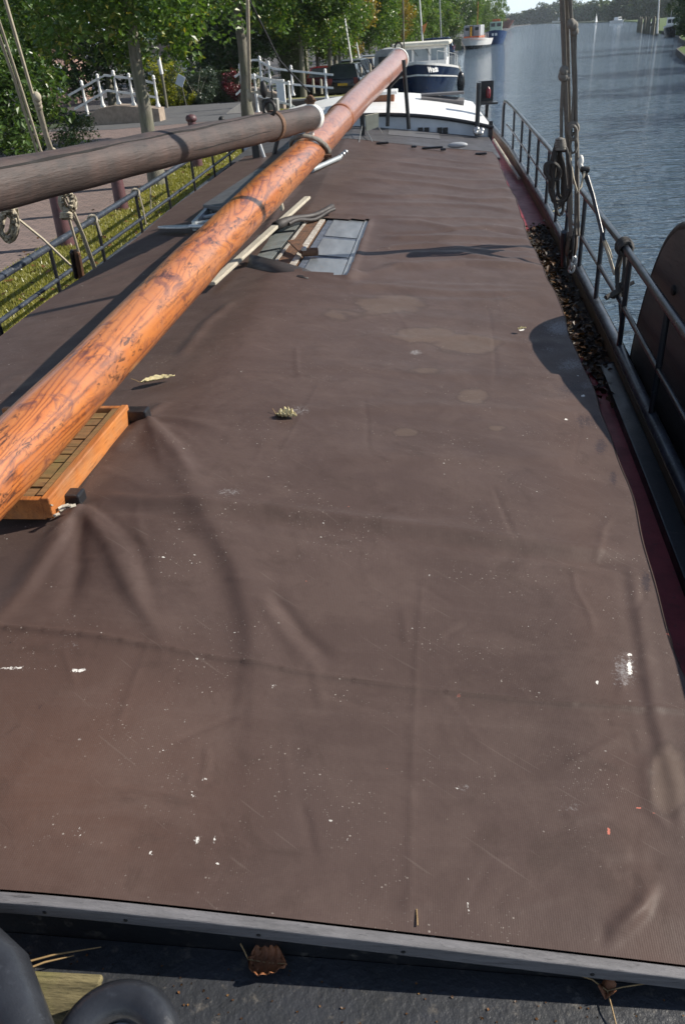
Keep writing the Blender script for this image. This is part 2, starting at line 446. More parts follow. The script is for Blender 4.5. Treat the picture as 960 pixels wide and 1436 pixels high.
M['whitewash'] = basic('white_railing_paint', (.80, .80, .78), (.60, .60, .58), 8, .45, bumpst=.1)
M['bluewhite'] = basic('pale_blue_and_shaded_white', (.55, .60, .66), (.46, .51, .57), 5, .45, bumpst=.08)  # pale board colour; also the white deckhouse wall with bluish shade painted in
M['cream'] = basic('cream_paint', (.74, .70, .58), (.62, .58, .48), 5, .4, bumpst=.05)
M['navy'] = basic('navy_gelcoat', (.010, .022, .060), (.008, .016, .045), 3, .15, bumpst=0, spec=.6)
M['blackhull'] = basic('black_hull', (.012, .013, .016), None, 3, .25, bumpst=0)
M['rope'] = old_wood('hemp_rope', (.40, .355, .27), (.27, .235, .18), (.34, .30, .23), 'Z', 2, .9, .3)
M['ropegrey'] = old_wood('grey_rope', (.20, .185, .165), (.12, .108, .096), (.16, .15, .13), 'Z', 2, .85, .3)  # greyer and darker than the hemp rope
M['ropedark'] = old_wood('dark_rope', (.055, .050, .046), (.028, .026, .024), (.04, .04, .04), 'Z', 2, .85, .3)
M['rust'] = basic('rusty_iron', (.17, .085, .045), (.065, .040, .028), 18, .75, .2, .5, dirt=(.30, .14, .06))
M['iron'] = basic('dark_iron', (.045, .042, .042), (.022, .022, .023), 14, .5, .5, .3)
M['block'] = old_wood('block_wood', (.11, .080, .060), (.050, .038, .032), (.08, .065, .05), 'Z', 1.5, .55, .4)
M['galv'] = basic('galvanised_steel', (.52, .53, .54), (.40, .41, .42), 12, .38, .8, .15)
M['alu'] = basic('dull_aluminium', (.50, .54, .56), (.36, .39, .41), 9, .42, .55, .15)
def pane_mat():
    m, nt, b = newmat('grey_zinc_sheet'); v = texco(nt)
    n1 = noise(nt, texco(nt, (3, .8, 1)), 4, 5, .6); n2 = noise(nt, v, 22, 4, .7)
    c = ramp(nt, n1, [(.3, (.14, .155, .168)), (.7, (.235, .255, .272))]).outputs['Color']
    f = ramp(nt, n2, [(.58, (0, 0, 0)), (.72, (1, 1, 1))]).outputs['Color']
    c = mixc(nt, mth(nt, 'MULTIPLY', f, .5), c, (.24, .19, .15))
    nt.links.new(c, b.inputs['Base Color']); b.inputs['Roughness'].default_value = .36; b.inputs['Metallic'].default_value = .25
    bump(nt, b, n1, .2, .01); return m
M['pane'] = pane_mat()
M['panedull'] = basic('dull_green_grey_sheet', (.20, .22, .21), (.13, .14, .135), 8, .5, .1, .2, dirt=(.28, .2, .13))
M['frame'] = basic('blue_grey_frame', (.13, .155, .20), (.08, .095, .12), 14, .5, .3, .3, dirt=(.4, .4, .4))
M['pole'] = old_wood('bleached_pole', (.46, .42, .34), (.34, .30, .24), (.28, .26, .20), 'Y', 1.4, .75, .3)
M['panel'] = basic('dark_board', (.085, .090, .098), (.060, .063, .070), 6, .5, bumpst=.2, dirt=(.09, .09, .09))
M['darkcloth'] = basic('dark_tarp_underside', (.042, .036, .034), (.026, .022, .022), 12, .6, bumpst=.3)
M['glass'] = basic('dark_glass', (.035, .045, .055), None, 3, .06, bumpst=0, spec=.8)
M['litglass'] = basic('pale_window_glass', (.30, .36, .40), (.20, .25, .29), 2, .1, bumpst=0, spec=.8)
M['mahog'] = old_wood('varnished_cabin_wood', (.26, .090, .035), (.15, .050, .020), (.22, .09, .04), 'Z', 1, .35, .15)
M['tyre'] = basic('rubber', (.018, .018, .018), None, 8, .7, bumpst=.1)
M['redlens'] = basic('red_lens', (.17, .022, .03), (.12, .015, .02), 5, .2, bumpst=0)
M['yellow'] = basic('yellow_paint', (.72, .42, .02), None, 4, .4, bumpst=0)
M['orange'] = basic('orange_brown_paint', (.45, .12, .035), (.32, .085, .03), 3, .5, bumpst=.1)
M['greysteel'] = basic('grey_cabin_paint', (.36, .38, .40), (.30, .32, .34), 3, .5, bumpst=.05)
M['stone'] = basic('sandy_stone', (.36, .29, .23), (.24, .19, .15), 5, .85, bumpst=.6, dirt=(.18, .17, .12), bd=.02)
M['concrete'] = basic('grey_concrete', (.30, .30, .29), (.20, .20, .195), 5, .85, bumpst=.4, bd=.01)
M['darkbrick'] = brick_material('dark_quay_brick', (.055, .050, .048), (.085, .075, .07), (.045, .045, .042), 4.0)
M['road'] = brick_material('clinker_road', (.245, .175, .152), (.150, .112, .102), (.065, .056, .048), 2.4, .12, .5, .25)
M['tarmac'] = tarmac()
M['turf'] = grass_ground()
M['water'] = water_material()
M['bollard'] = basic('purple_brown_bollard_paint', (.115, .050, .058), (.070, .034, .038), 6, .5, bumpst=.25)
M['bark'] = old_wood('lime_bark', (.20, .185, .150), (.075, .068, .055), (.13, .145, .085), 'Z', .6, .9, .9)
M['leafdry'] = basic('pale_dry_leaf', (.66, .60, .38), (.50, .42, .20), 60, .6, bumpst=.4, dirt=(.34, .20, .08))
M['leafbrown'] = basic('brown_dry_leaf', (.30, .115, .045), (.17, .07, .03), 40, .6, bumpst=.4)
M['stem'] = basic('leaf_stem', (.36, .24, .11), None, 40, .7, bumpst=0)
M['plate'] = basic('ivory_plate', (.66, .62, .46), (.52, .48, .35), 9, .5, bumpst=.05)
M['bandwhite'] = basic('white_band', (.72, .71, .68), (.55, .54, .50), 14, .5, bumpst=.15, dirt=(.30, .18, .09))
M['fender'] = basic('black_fender', (.012, .012, .014), None, 4, .22, bumpst=0)
M['canvasgrey'] = basic('grey_canvas', (.34, .36, .37), (.26, .28, .29), 4, .8, bumpst=.2)
M['houseb'] = brick_material('house_brick', (.30, .135, .10), (.22, .10, .075), (.30, .27, .24), 4.0)
M['tile'] = basic('roof_tile', (.22, .09, .06), (.13, .06, .045), 3, .8, bumpst=.4)
M['hill'] = basic('far_land', (.055, .075, .035), (.04, .055, .028), .05, .95, bumpst=0)

LEAF = dict(
    lime=leaf_material('lime_leaves', (0.036, 0.081, 0.017), (0.112, 0.196, 0.039), (0.364, 0.308, 0.070)),
    bush=leaf_material('broad_bush_leaves', (0.031, 0.068, 0.018), (0.091, 0.163, 0.039), (0.208, 0.234, 0.065), .28),
    far=leaf_material('far_lime_leaves', (0.055, 0.111, 0.018), (0.150, 0.247, 0.047), (0.286, 0.260, 0.052)),
    gold=leaf_material('autumn_leaves', (0.120, 0.102, 0.017), (0.312, 0.216, 0.036), (0.408, 0.240, 0.036)),
    dark=leaf_material('dark_leaves', (0.022, 0.049, 0.016), (0.062, 0.108, 0.032), (0.095, 0.135, 0.041), .22),
    hedge=leaf_material('hedge_leaves', (0.021, 0.047, 0.013), (0.065, 0.104, 0.026), (0.098, 0.130, 0.033), .2),
    bluegreen=leaf_material('grey_green_leaves', (.030, .052, .036), (.070, .100, .070), None, .2),
    yellowg=leaf_material('yellow_green_leaves', (.15, .18, .03), (.36, .36, .06), (.60, .45, .05), .5),
    red=leaf_material('red_purple_leaves', (.06, .012, .018), (.22, .03, .05), (.30, .08, .08), .2),
    willow=leaf_material('willow_leaves', (0.060, 0.108, 0.026), (0.132, 0.204, 0.054), (0.204, 0.240, 0.072)),
    dead=leaf_material('fallen_leaves', (.035, .020, .011), (.15, .070, .026), (.27, .16, .06), .06),
    blade=leaf_material('grass_blades', (.15, .152, .036), (.34, .32, .090), (.50, .41, .17), .3),
    litter=leaf_material('gutter_leaves', (.014, .010, .007), (.095, .048, .020), (.30, .17, .07), .04),
    shore=leaf_material('far_shore_leaves', (0.035, 0.064, 0.026), (0.083, 0.116, 0.046), (0.121, 0.132, 0.055), .2),
)

# ------------------------------------------------------------------ foliage
def leaf_cloud(P, size, rng, squash=.55, updir=.5):
    """P (n,3) leaf centres -> folded leaf quads"""
    n = len(P)
    nrm = rng.normal(size=(n, 3)); nrm[:, 2] = np.abs(nrm[:, 2])+updir; nrm /= np.linalg.norm(nrm, axis=1)[:, None]
    t = rng.normal(size=(n, 3)); t[:, 2] -= .5
    t -= nrm*(t*nrm).sum(1)[:, None]; t /= np.linalg.norm(t, axis=1)[:, None]
    s = np.cross(nrm, t)
    L = size*(.7+.6*rng.random(n))[:, None]
    a = P-t*L*.5; c = P+t*L*.5
    bl = P+s*L*squash*.5+nrm*L*.10-t*L*.06; br = P-s*L*squash*.5+nrm*L*.10-t*L*.06
    V = np.stack([a, bl, c, br], 1).reshape(-1, 3)
    Fq = np.arange(4*n).reshape(n, 4)
    tone = np.repeat(np.clip(rng.beta(2, 2.4, n), 0, 1), 4)
    return V, Fq, tone
def clump_points(n, centers, rad, rng):
    k = rng.integers(0, len(centers), n)
    d = rng.normal(size=(n, 3)); d /= np.linalg.norm(d, axis=1)[:, None]
    r = rng.random(n)**.45
    rr = np.asarray(rad); rr = rr[k][:, None] if rr.ndim else rr
    return centers[k] + d*r[:, None]*rr
def crown_centers(n, c, ax, rng, fill=.55, low=.5):
    d = rng.normal(size=(n, 3)); d /= (np.abs(d)**3.2).sum(1)[:, None]**(1/3.2)
    r = (fill+(1-fill)*rng.random(n))[:, None]
    p = d*r
    p[:, 2] = np.where(rng.random(n) < low, -np.abs(p[:, 2]), p[:, 2])   # more clumps in the lower, nearer half
    return np.array(c)+p*np.array(ax)

def trunk_mb(h, r, rng, lean=(0, 0), limbs=7, crown_r=2.0, top=None):
    mb = MB(); n = 9
    top = top or h*1.6
    path = [(lean[0]*i/n + .03*rng.normal(), lean[1]*i/n+.03*rng.normal(), top*i/n) for i in range(n+1)]
    path[0] = (0, 0, -.05)
    rad = [r*(1.35 if i == 0 else 1.0)*(1-.75*i/n) for i in range(n+1)]
    mb.tube(path, rad, 10)
    for k in range(limbs):
        z0 = h*(1.12+.7*rng.random()); a = rng.random()*6.28
        e = (math.cos(a)*crown_r*.8, math.sin(a)*crown_r*.8, z0+crown_r*(.3+.7*rng.random()))
        mid = (e[0]*.45, e[1]*.45, z0+(e[2]-z0)*.65)
        mb.tube([(0, 0, z0), mid, e], [r*.30, r*.18, r*.05], 6)
    return mb

def make_tree(name, loc, h_trunk, r_trunk, cr, ch, nleaf, lsize, mat, seed, label, group, cat='tree', nclump=60, low_bias=True, clr=.6, lean=(0, 0)):
    rng = np.random.default_rng(seed)
    t = empty(name, loc, label, cat, group)
    WO[t.name] = (0, 0, 0)
    o = trunk_mb(h_trunk, r_trunk, rng, lean, 8, cr*.8, h_trunk+ch*.75).build('trunk', M['bark'], t)
    cen = crown_centers(nclump, (lean[0]*.5, lean[1]*.5, h_trunk+ch*.5), (cr, cr, ch*.5), rng, .45)
    P = clump_points(nleaf, cen, clr*(.6+.8*rng.random(nclump)), rng)
    V, Fq, tone = leaf_cloud(P, lsize, rng)
    tone = np.clip(tone + np.repeat(rng.normal(0, .08, nleaf), 4), 0, 1)
    npmesh('crown', V, Fq, LEAF[mat], t, {'tone': tone}, off=(0, 0, 0))
    return t
def make_bush(name, loc, ax, nleaf, lsize, mat, seed, label, cat='shrub', group=None, nclump=40, clr=.35, stems=5, fill=.5):
    rng = np.random.default_rng(seed)
    t = empty(name, loc, label, cat, group); WO[t.name] = (0, 0, 0)
    cen = crown_centers(nclump, (0, 0, ax[2]*.52), (ax[0], ax[1], ax[2]*.48), rng, fill)
    cen[:, 2] = np.maximum(cen[:, 2], .1)
    P = clump_points(nleaf, cen, clr*(.6+.8*rng.random(nclump)), rng); P[:, 2] = np.abs(P[:, 2])+.02
    V, Fq, tone = leaf_cloud(P, lsize, rng)
    npmesh('foliage', V, Fq, LEAF[mat], t, {'tone': tone}, off=(0, 0, 0))
    mb = MB()
    for k in range(stems):
        a = rng.random()*6.28; e = (math.cos(a)*ax[0]*.6, math.sin(a)*ax[1]*.6, ax[2]*(.5+.4*rng.random()))
        mb.tube([(0, 0, -.02), (e[0]*.4, e[1]*.4, e[2]*.5), e], [.03, .022, .008], 5)
    mb.build('stem', M['bark'], t)
    return t

# ------------------------------------------------------------------ world, sun, camera
def world_and_camera():
    w = bpy.data.worlds.new('World'); SC.world = w; w.use_nodes = True
    nt = w.node_tree; bg = nt.nodes['Background']
    sky = nt.nodes.new('ShaderNodeTexSky'); sky.sky_type = 'NISHITA'; sky.sun_disc = False
    el, az = R(33), R(12)                        # az: from +X towards +Y
    sky.sun_elevation = el; sky.sun_rotation = R(90)-az
    sky.air_density = 1.0; sky.dust_density = .1; sky.altitude = 600; sky.ozone_density = 1.4
    base = mixc(nt, 1.0, sky.outputs[0], (.98, 1.0, 1.05), 'MULTIPLY')
    # thin bright cloud veils over the clear sky
    cn = noise(nt, texco(nt, (1, 1, 3.2), 'Generated'), 2.6, 6, .6, .5)
    cf = ramp(nt, cn, [(.40, (0, 0, 0)), (.62, (1, 1, 1))]).outputs['Color']
    cl = mixc(nt, mth(nt, 'MULTIPLY', cf, .22), base, (5.6, 5.9, 6.3))
    tcw = nt.nodes.new('ShaderNodeTexCoord'); sp = nt.nodes.new('ShaderNodeSeparateXYZ'); nt.links.new(tcw.outputs['Generated'], sp.inputs[0])
    lo = ramp(nt, sp.outputs['Z'], [(.0, (.9, .9, .9)), (.22, (.75, .75, .75)), (.46, (0, 0, 0))]).outputs['Color']
    nt.links.new(mixc(nt, lo, cl, (8.0, 9.3, 10.4)), bg.inputs['Color']); bg.inputs['Strength'].default_value = .082
    sd = Vector((math.cos(az)*math.cos(el), math.sin(az)*math.cos(el), math.sin(el)))
    l = bpy.data.lights.new('sun', 'SUN'); l.energy = 5.0; l.angle = R(.53); l.color = (1, .93, .82)
    lo = bpy.data.objects.new('sun', l); COL.objects.link(lo); lo.rotation_euler = sd.to_track_quat('Z', 'Y').to_euler(); lo.location = (20, 5, 20)
    cam = bpy.data.cameras.new('camera'); co = bpy.data.objects.new('camera', cam); COL.objects.link(co)
    cam.sensor_fit = 'VERTICAL'; cam.sensor_height = 36; cam.sensor_width = 24; cam.lens = 36*F/1436
    cam.clip_end = 6000; cam.clip_start = .05
    cam.dof.use_dof = True; cam.dof.focus_distance = 3.2; cam.dof.aperture_fstop = 10
    co.matrix_world = Matrix(((RT[0], UP[0], -FW[0], 0), (RT[1], UP[1], -FW[1], 0), (RT[2], UP[2], -FW[2], CZ), (0, 0, 0, 1)))
    SC.camera = co
    vs = SC.view_settings; vs.view_transform = 'Standard'; vs.look = 'None'; vs.exposure = .54; vs.gamma = 1
    SC.cycles.max_bounces = 8; SC.cycles.transparent_max_bounces = 8
world_and_camera()

# ------------------------------------------------------------------ ground, water, road
QX = [(40, -2.9), (46, -2.5), (60, -1.7), (80, .2), (100, 2.2), (125, 4.6), (150, 7.2), (200, 13.6), (257, 23), (330, 30), (420, 40), (520, 52), (640, 66), (800, 85), (960, 118)]
def qx(y): return float(np.interp(y, [a for a, _ in QX], [b for _, b in QX]))
def qz(y): return float(np.interp(y, [40.5, 46], [.95, .38])) if y > 37 else 1.0
def setting():
    mb = MB(); s = 1600
    mb.add([(-s, -s, 0), (s, -s, 0), (s, s, 0), (-s, s, 0)], [(0, 1, 2, 3)]); mb.build('water', M['water'], kind='structure', center=False)
    # canal bed keeps the water dark
    mb = MB(); mb.add([(-s, -s, -2.5), (s, -s, -2.5), (s, s, -2.5), (-s, s, -2.5)], [(0, 1, 2, 3)]); mb.build('ground', M['hill'], kind='structure', center=False)
    # near quay block and the land beyond the side canal
    mb = MB()
    mb.prism([(-400, -60, .98), (-3.55, -60, .98), (-3.55, 33.6, .98), (-7.4, 33.6, .98), (-16, 33.6, .98), (-400, 33.6, .98)], (0, 0, -3))
    L = [(-400, 46, .38)]+[(x, y, .38) for y, x in QX[1:]]+[(-600, 960, .38)]
    mb.prism(L, (0, 0, -3)); mb.prism([(-400, 38.6, .95), (-2.95, 38.6, .95), (-2.9, 40.5, .95), (-400, 40.5, .95)], (0, 0, -3))
    mb.add([(-400, 40.5, .95), (-2.9, 40.5, .95), (-2.5, 46, .38), (-400, 46, .38), (-2.9, 40.5, -2), (-2.5, 46, -2)], [(0, 1, 2, 3), (1, 4, 5, 2)]); mb.build('quay', M['darkbrick'], kind='structure', center=False)
    # lawn strip and its coping
    mb = MB(); mb.box((-3.66, -13, 1.0), (.26, 92, .10)); mb.box((-5.0, 38.73, .975), (4.0, .24, .10)); mb.build('kerb', M['concrete'], kind='structure', center=False, bevel=.01)
    mb = MB()
    mb.add([(-5.22, -30, 1.0), (-3.79, -30, 1.0), (-3.79, 33.5, 1.0), (-5.45, 33.5, 1.0), (-5.22, 16, 1.0)], [(0, 1, 2, 3, 4)])
    def strip(rows, dz):
        V = []
        for xa, xb, y in rows: V += [(xa, y, qz(y)+dz), (xb, y, qz(y)+dz)]
        mb.add(V, [(2*i, 2*i+1, 2*i+3, 2*i+2) for i in range(len(rows)-1)])
    strip([(-7.0, -3.1, 38.9), (-7.0, -3.1, 40.5), (-6.6, -2.7, 46), (-6.5, -1.9, 60), (-6.4, 0, 80), (-5, 2, 100), (-2.5, 4.4, 125)], .02)
    mb.build('lawn', M['turf'], kind='structure', center=False)
    # brick road with the tarmac lane behind it
    mb = MB()
    mb.add([(-9.6, -30, .992), (-5.2, -30, .992), (-5.2, 16, .992), (-5.45, 33.4, .992), (-12.6, 33.4, .992), (-13.6, 30, .992), (-12, 23.2, .992), (-10.0, 21.5, .992)], [(0, 1, 2, 3, 4, 5, 6, 7)])
    mb.build('brick_road', M['road'], kind='structure', center=False)
    mb = MB()
    P = [(-13.4, 30.2), (-10.5, 29.4), (-6.4, 30.6), (-6.2, 33.2), (-8.5, 33.38), (-12.6, 33.3)]
    mb.add([(x, y, .997) for x, y in P], [tuple(range(len(P)))])
    strip([(-12.5, -7.1, 39.2), (-12.5, -7.1, 40.5), (-12, -6.65, 46), (-12.5, -6.55, 80), (-11, -5.1, 100), (-7, -2.6, 125), (-6, 0, 150)], .014)
    mb.build('lane', M['tarmac'], kind='structure', center=False)
    # garden soil
    mb = MB(); mb.add([(-80, -30, .99), (-9.65, -30, .99), (-10.25, 24, .99), (-12, 22.2, .99), (-13.7, 30, .99), (-12.7, 33.5, .99), (-80, 33.5, .99)], [(0, 1, 2, 3, 4, 5, 6)])
    mb.build('garden_soil', M['hill'], kind='structure', center=False)
    # right bank
    mb = MB()
    RB = [(17.0, -60), (17.5, 30), (19.0, 60), (20.2, 70), (23.4, 84), (28, 97), (33, 118), (39, 140), (43, 165), (50, 200), (64, 260), (82, 340), (101, 440), (112, 520), (500, 520), (500, -60)]
    mb.prism([(x, y, .38) for x, y in RB], (0, 0, -2)); o = mb.build('right_bank', basic('bank_grass', (.085, .135, .022), (.050, .085, .016), 3, .9, bumpst=.6, bd=.03), kind='structure', center=False)
    mb = MB(); 
    for (x0, y0), (x1, y1) in zip(RB[:8], RB[1:9]): mb.beam((x0-.05, y0, .18), (x1-.05, y1, .18), .12, .5)
    mb.build('bank_edging', M['darkbrick'], kind='structure', center=False)
    # far land
    mb = MB()
    mb.prism([(-300, 1010, .5), (80, 985, .5), (128, 965, .5), (122, 830, .5), (113, 690, .5), (104, 560, .5), (112, 519, .5), (900, 519, .5), (900, 1500, .5), (-300, 1500, .5)], (0, 0, -2))
    mb.build('far_bank', M['hill'], kind='structure', center=False)
setting()

def grass_and_litter():
    rng = np.random.default_rng(3)
    n = 85000
    y = 4.5+29*rng.random(n)**1.5; x = -5.28+1.5*rng.random(n); z = np.full(n, 1.0)
    h = (.025+.045*rng.random(n)); a = rng.random(n)*6.28; w = .004+.004*rng.random(n)+.0005*y
    dx, dy = np.cos(a)*w, np.sin(a)*w; lx, ly = rng.normal(0, .02, n), rng.normal(0, .02, n)
    V = np.stack([np.stack([x-dx, y-dy, z], 1), np.stack([x+dx, y+dy, z], 1), np.stack([x+lx, y+ly, z+h], 1)], 1).reshape(-1, 3)
    patch = .5+.5*np.sin(x*3.1+np.sin(y*1.3)*2)*np.sin(y*1.9+x)
    tone = np.repeat(np.clip(.15+.75*rng.random(n)*(.5+.6*patch)+.08*rng.normal(size=n), 0, 1), 3)
    o = npmesh('grass', V, np.arange(3*n).reshape(n, 3), LEAF['blade'], None, {'tone': tone}); tag(o, 'short yellowing grass on the strip between barge and brick road', 'grass', kind='stuff')
    n = 330
    P = np.stack([-5.6+1.9*rng.random(n), 5+24*rng.random(n)**1.4, 1.03+.03*rng.random(n)], 1)
    V, Fq, tone = leaf_cloud(P, .085, rng, .7, 2.5)
    o = npmesh('fallen_leaves', V, Fq, LEAF['dead'], None, {'tone': tone}); tag(o, 'scattered fallen leaves on the grass strip', 'leaves', kind='stuff')
grass_and_litter()

# ------------------------------------------------------------------ trees and planting
def planting():
    g = 'lime trees along the quay'
    make_tree('lime_tree', (-5.12, 16.4, 1.0), 2.15, .155, 2.5, 5.2, 24000, .125, 'lime', 21, 'nearest lime tree, thick pale trunk behind the dark spar at left', g, nclump=95, clr=.55)
    make_tree('lime_tree', (-4.95, 25.8, 1.0), 2.6, .185, 2.7, 5.5, 22000, .13, 'lime', 22, 'lime tree with a dark shaded trunk beside the upright ropes', g, nclump=95, clr=.55)
    make_tree('lime_tree', (-5.75, 45.5, .44), 2.7, .16, 2.2, 5.0, 17000, .16, 'lime', 23, 'lime tree behind the middle of the white bridge railing', g, nclump=80)
    make_tree('lime_tree', (-4.5, 47.6, .38), 2.7, .15, 2.1, 5.0, 15000, .16, 'lime', 24, 'slim lime tree at the rear left of the nearest dark car', g, nclump=80)
    far = [(-5.6, 52, 'far', 2.0), (-4.9, 59, 'far', 1.9), (-4.4, 66, 'gold', 1.5), (-3.6, 73, 'lime', 2.0), (-2.9, 81, 'far', 2.0), (-2.0, 90, 'gold', 1.5), (-1.2, 100, 'far', 2.2), (.2, 111, 'far', 2.2), (1.6, 124, 'lime', 2.4), (3.2, 138, 'far', 2.4)]
    labs = ['light green columnar lime just behind the nearest parked cars', 'bright green columnar lime left of the first yellow tree', 'narrow yellow autumn tree, left one of the two yellow trees', 'dark green columnar lime right of the left yellow tree', 'light green columnar lime left of the second yellow tree', 'narrow yellow autumn tree, right one of the two yellow trees', 'light green lime above the white yacht, right of the yellow trees', 'green lime behind the white flagpole', 'dark green lime left of the slim mast over the yacht', 'light green lime beyond the yacht wheelhouse']
    for i, (x, y, m, r) in enumerate(far):
        make_tree('lime_tree', (x, y, .38), 1.75, .13, r, 8.0, 11000, .22, m, 40+i, labs[i], g, nclump=60, clr=.7)
    far = [(4.6, 160, 'lime', 3.4, 9), (6.6, 185, 'dark', 4.0, 11), (11.5, 212, 'far', 4.0, 12), (15.5, 240, 'willow', 4.4, 13), (19.5, 262, 'willow', 5.0, 13), (25, 305, 'far', 5, 13)]
    labs = ['green tree behind the tug, nearest of the far quay trees', 'dark round tree behind the tug funnel', 'tall green tree behind the blue boat', 'pale green willow beyond the blue boat', 'drooping willow at the water edge, last of the tree row', 'green tree mostly hidden behind the last willow']
    for i, (x, y, m, r, h) in enumerate(far):
        make_tree('quay_tree', (x, y, .38), 1.2, .2, r, h, 9000, .40, m, 60+i, labs[i], 'trees far along the quay', nclump=70, clr=1.1)
    # inland garden trees that close the view between the trunks
    inl = [(-14.5, 41.5, 'dark', 3.0, 7.5), (-9.8, 48.5, 'dark', 3.0, 8), (-17, 31.5, 'dark', 3.0, 7.5), (-20, 41, 'lime', 3.2, 8), (-12.8, 60, 'dark', 3.4, 9), (-10.5, 76, 'dark', 3.6, 9), (-8.5, 96, 'dark', 4.2, 10), (-24, 33, 'dark', 3.4, 8), (-4.5, 122, 'dark', 4.5, 11), (0, 155, 'dark', 5, 12)]
    labs = ['dark garden tree behind the left white railing', 'dark garden tree behind the hedge and the bridge', 'dark garden tree left of the white railing', 'green garden tree behind the brick house corner', 'dark tree inland of the parked cars', 'dark tree inland of the left yellow tree', 'dark tree inland of the right yellow tree', 'dark garden tree at the far left', 'dark tree inland behind the white flagpole', 'dark tree inland behind the dark blue van']
    for i, (x, y, m, r, h) in enumerate(inl):
        make_tree('garden_tree', (x, y, qz(y)), 1.0, .2, r, h, 12000, .27, m, 80+i, labs[i], 'garden trees inland', nclump=70, clr=.9)
    # tall broad-leaved bush at left
    make_bush('tall_bush', (-10.9, 20.6, .99), (2.3, 2.3, 5.2), 24000, .16, 'bush', 101, 'tall broad-leaved bush filling the left edge behind the ropes', nclump=120, clr=.45)
    make_bush('low_bush', (-10.3, 22.6, .99), (1.6, 1.5, 1.5), 7000, .085, 'dark', 102, 'low dark feathery bush below the tall bush at left', nclump=50, clr=.3)
    # shrubs beyond the lane
    make_bush('round_bush', (-10.0, 39.9, .97), (.95, .95, 1.75), 7000, .075, 'bluegreen', 103, 'clipped round grey-green bush in front of the hedge', nclump=70, clr=.22, fill=.85)
    make_bush('yellow_shrub', (-11.5, 40.2, .97), (.85, .85, 2.1), 4500, .11, 'yellowg', 104, 'yellow-green shrub right of the nearest trunk', nclump=45, clr=.28)
    make_bush('green_shrub', (-11.0, 39.3, .97), (1.0, .6, .8), 4000, .10, 'yellowg', 105, 'low bright green shrub at the lane edge', nclump=35, clr=.2)
    make_bush('purple_shrub', (-8.2, 40.6, .97), (.55, .5, 1.3), 2500, .09, 'red', 106, 'small red-purple shrub at the right end of the hedge', nclump=30, clr=.2)
    # hedges: boxes of leaves
    def hedge(name, x0, x1, y0, y1, h, n, seed, label, base=.97):
        rng = np.random.default_rng(seed)
        base = qz((y0+y1)/2)
        t = empty(name, ((x0+x1)/2, (y0+y1)/2, base), label, 'hedge')
        P = np.stack([x0+(x1-x0)*rng.random(n), y0+(y1-y0)*rng.random(n), base+h*rng.random(n)], 1)
        k = rng.integers(0, 3, n); P[:, 2] = np.where(k == 0, base+h*(1-.05*rng.random(n)), P[:, 2]); P[:, 1] = np.where(k == 1, y0+.08*rng.random(n), P[:, 1]); 
        V, Fq, tone = leaf_cloud(P, .085, rng); npmesh('foliage', V, Fq, LEAF['hedge'], t, {'tone': tone})
        MB().box(((x0+x1)/2, (y0+y1)/2+.1, base+h*.44), ((x1-x0)-.2, (y1-y0)*.6, h*.86)).build('branches', M['bark'], t)
    hedge('hedge', -12.6, -7.4, 41.8, 42.9, 1.45, 16000, 110, 'long clipped hedge behind the round bush')
    hedge('hedge', -7.6, -5.9, 49.5, 50.7, 3.1, 9000, 111, 'tall clipped hedge block left of the parked cars')
    hedge('hedge', 3.6, 6.4, 128, 131, 1.6, 5000, 112, 'clipped hedge by the water between yacht and tug')
    # right bank trees
    rb = [(27.9, 92, 'dark', 2.6, 9), (32.4, 106, 'dark', 3.0, 10), (46.5, 158, 'dark', 4.2, 14), (49, 172, 'dark', 4.2, 14), (43.6, 146, 'dark', 3.0, 12), (24.5, 62, 'dark', 3.5, 10), (23, 48, 'dark', 3.6, 11), (22, 34, 'lime', 3.6, 10), (46, 142, 'dark', 5, 13)]
    labs = ['dark tree at the right edge nearest the lawn point', 'dark overhanging tree on the right bank behind the first', 'dark tree on the right bank above the moored cruiser', 'dark tree right of the jetty on the right bank', 'dark tree on the right bank behind the cruiser', 'tree on the right bank just outside the right edge', 'large tree further along the right bank towards the barge', 'green tree on the right bank abreast of the barge', 'dark tree on the right bank beyond the cruiser']
    for i, (x, y, m, r, h) in enumerate(rb):
        make_tree('bank_tree', (x, y, .38), .2, .2, r, h, 10000, .36, m, 120+i, labs[i], 'trees on the right bank', nclump=70, clr=.95)
planting()

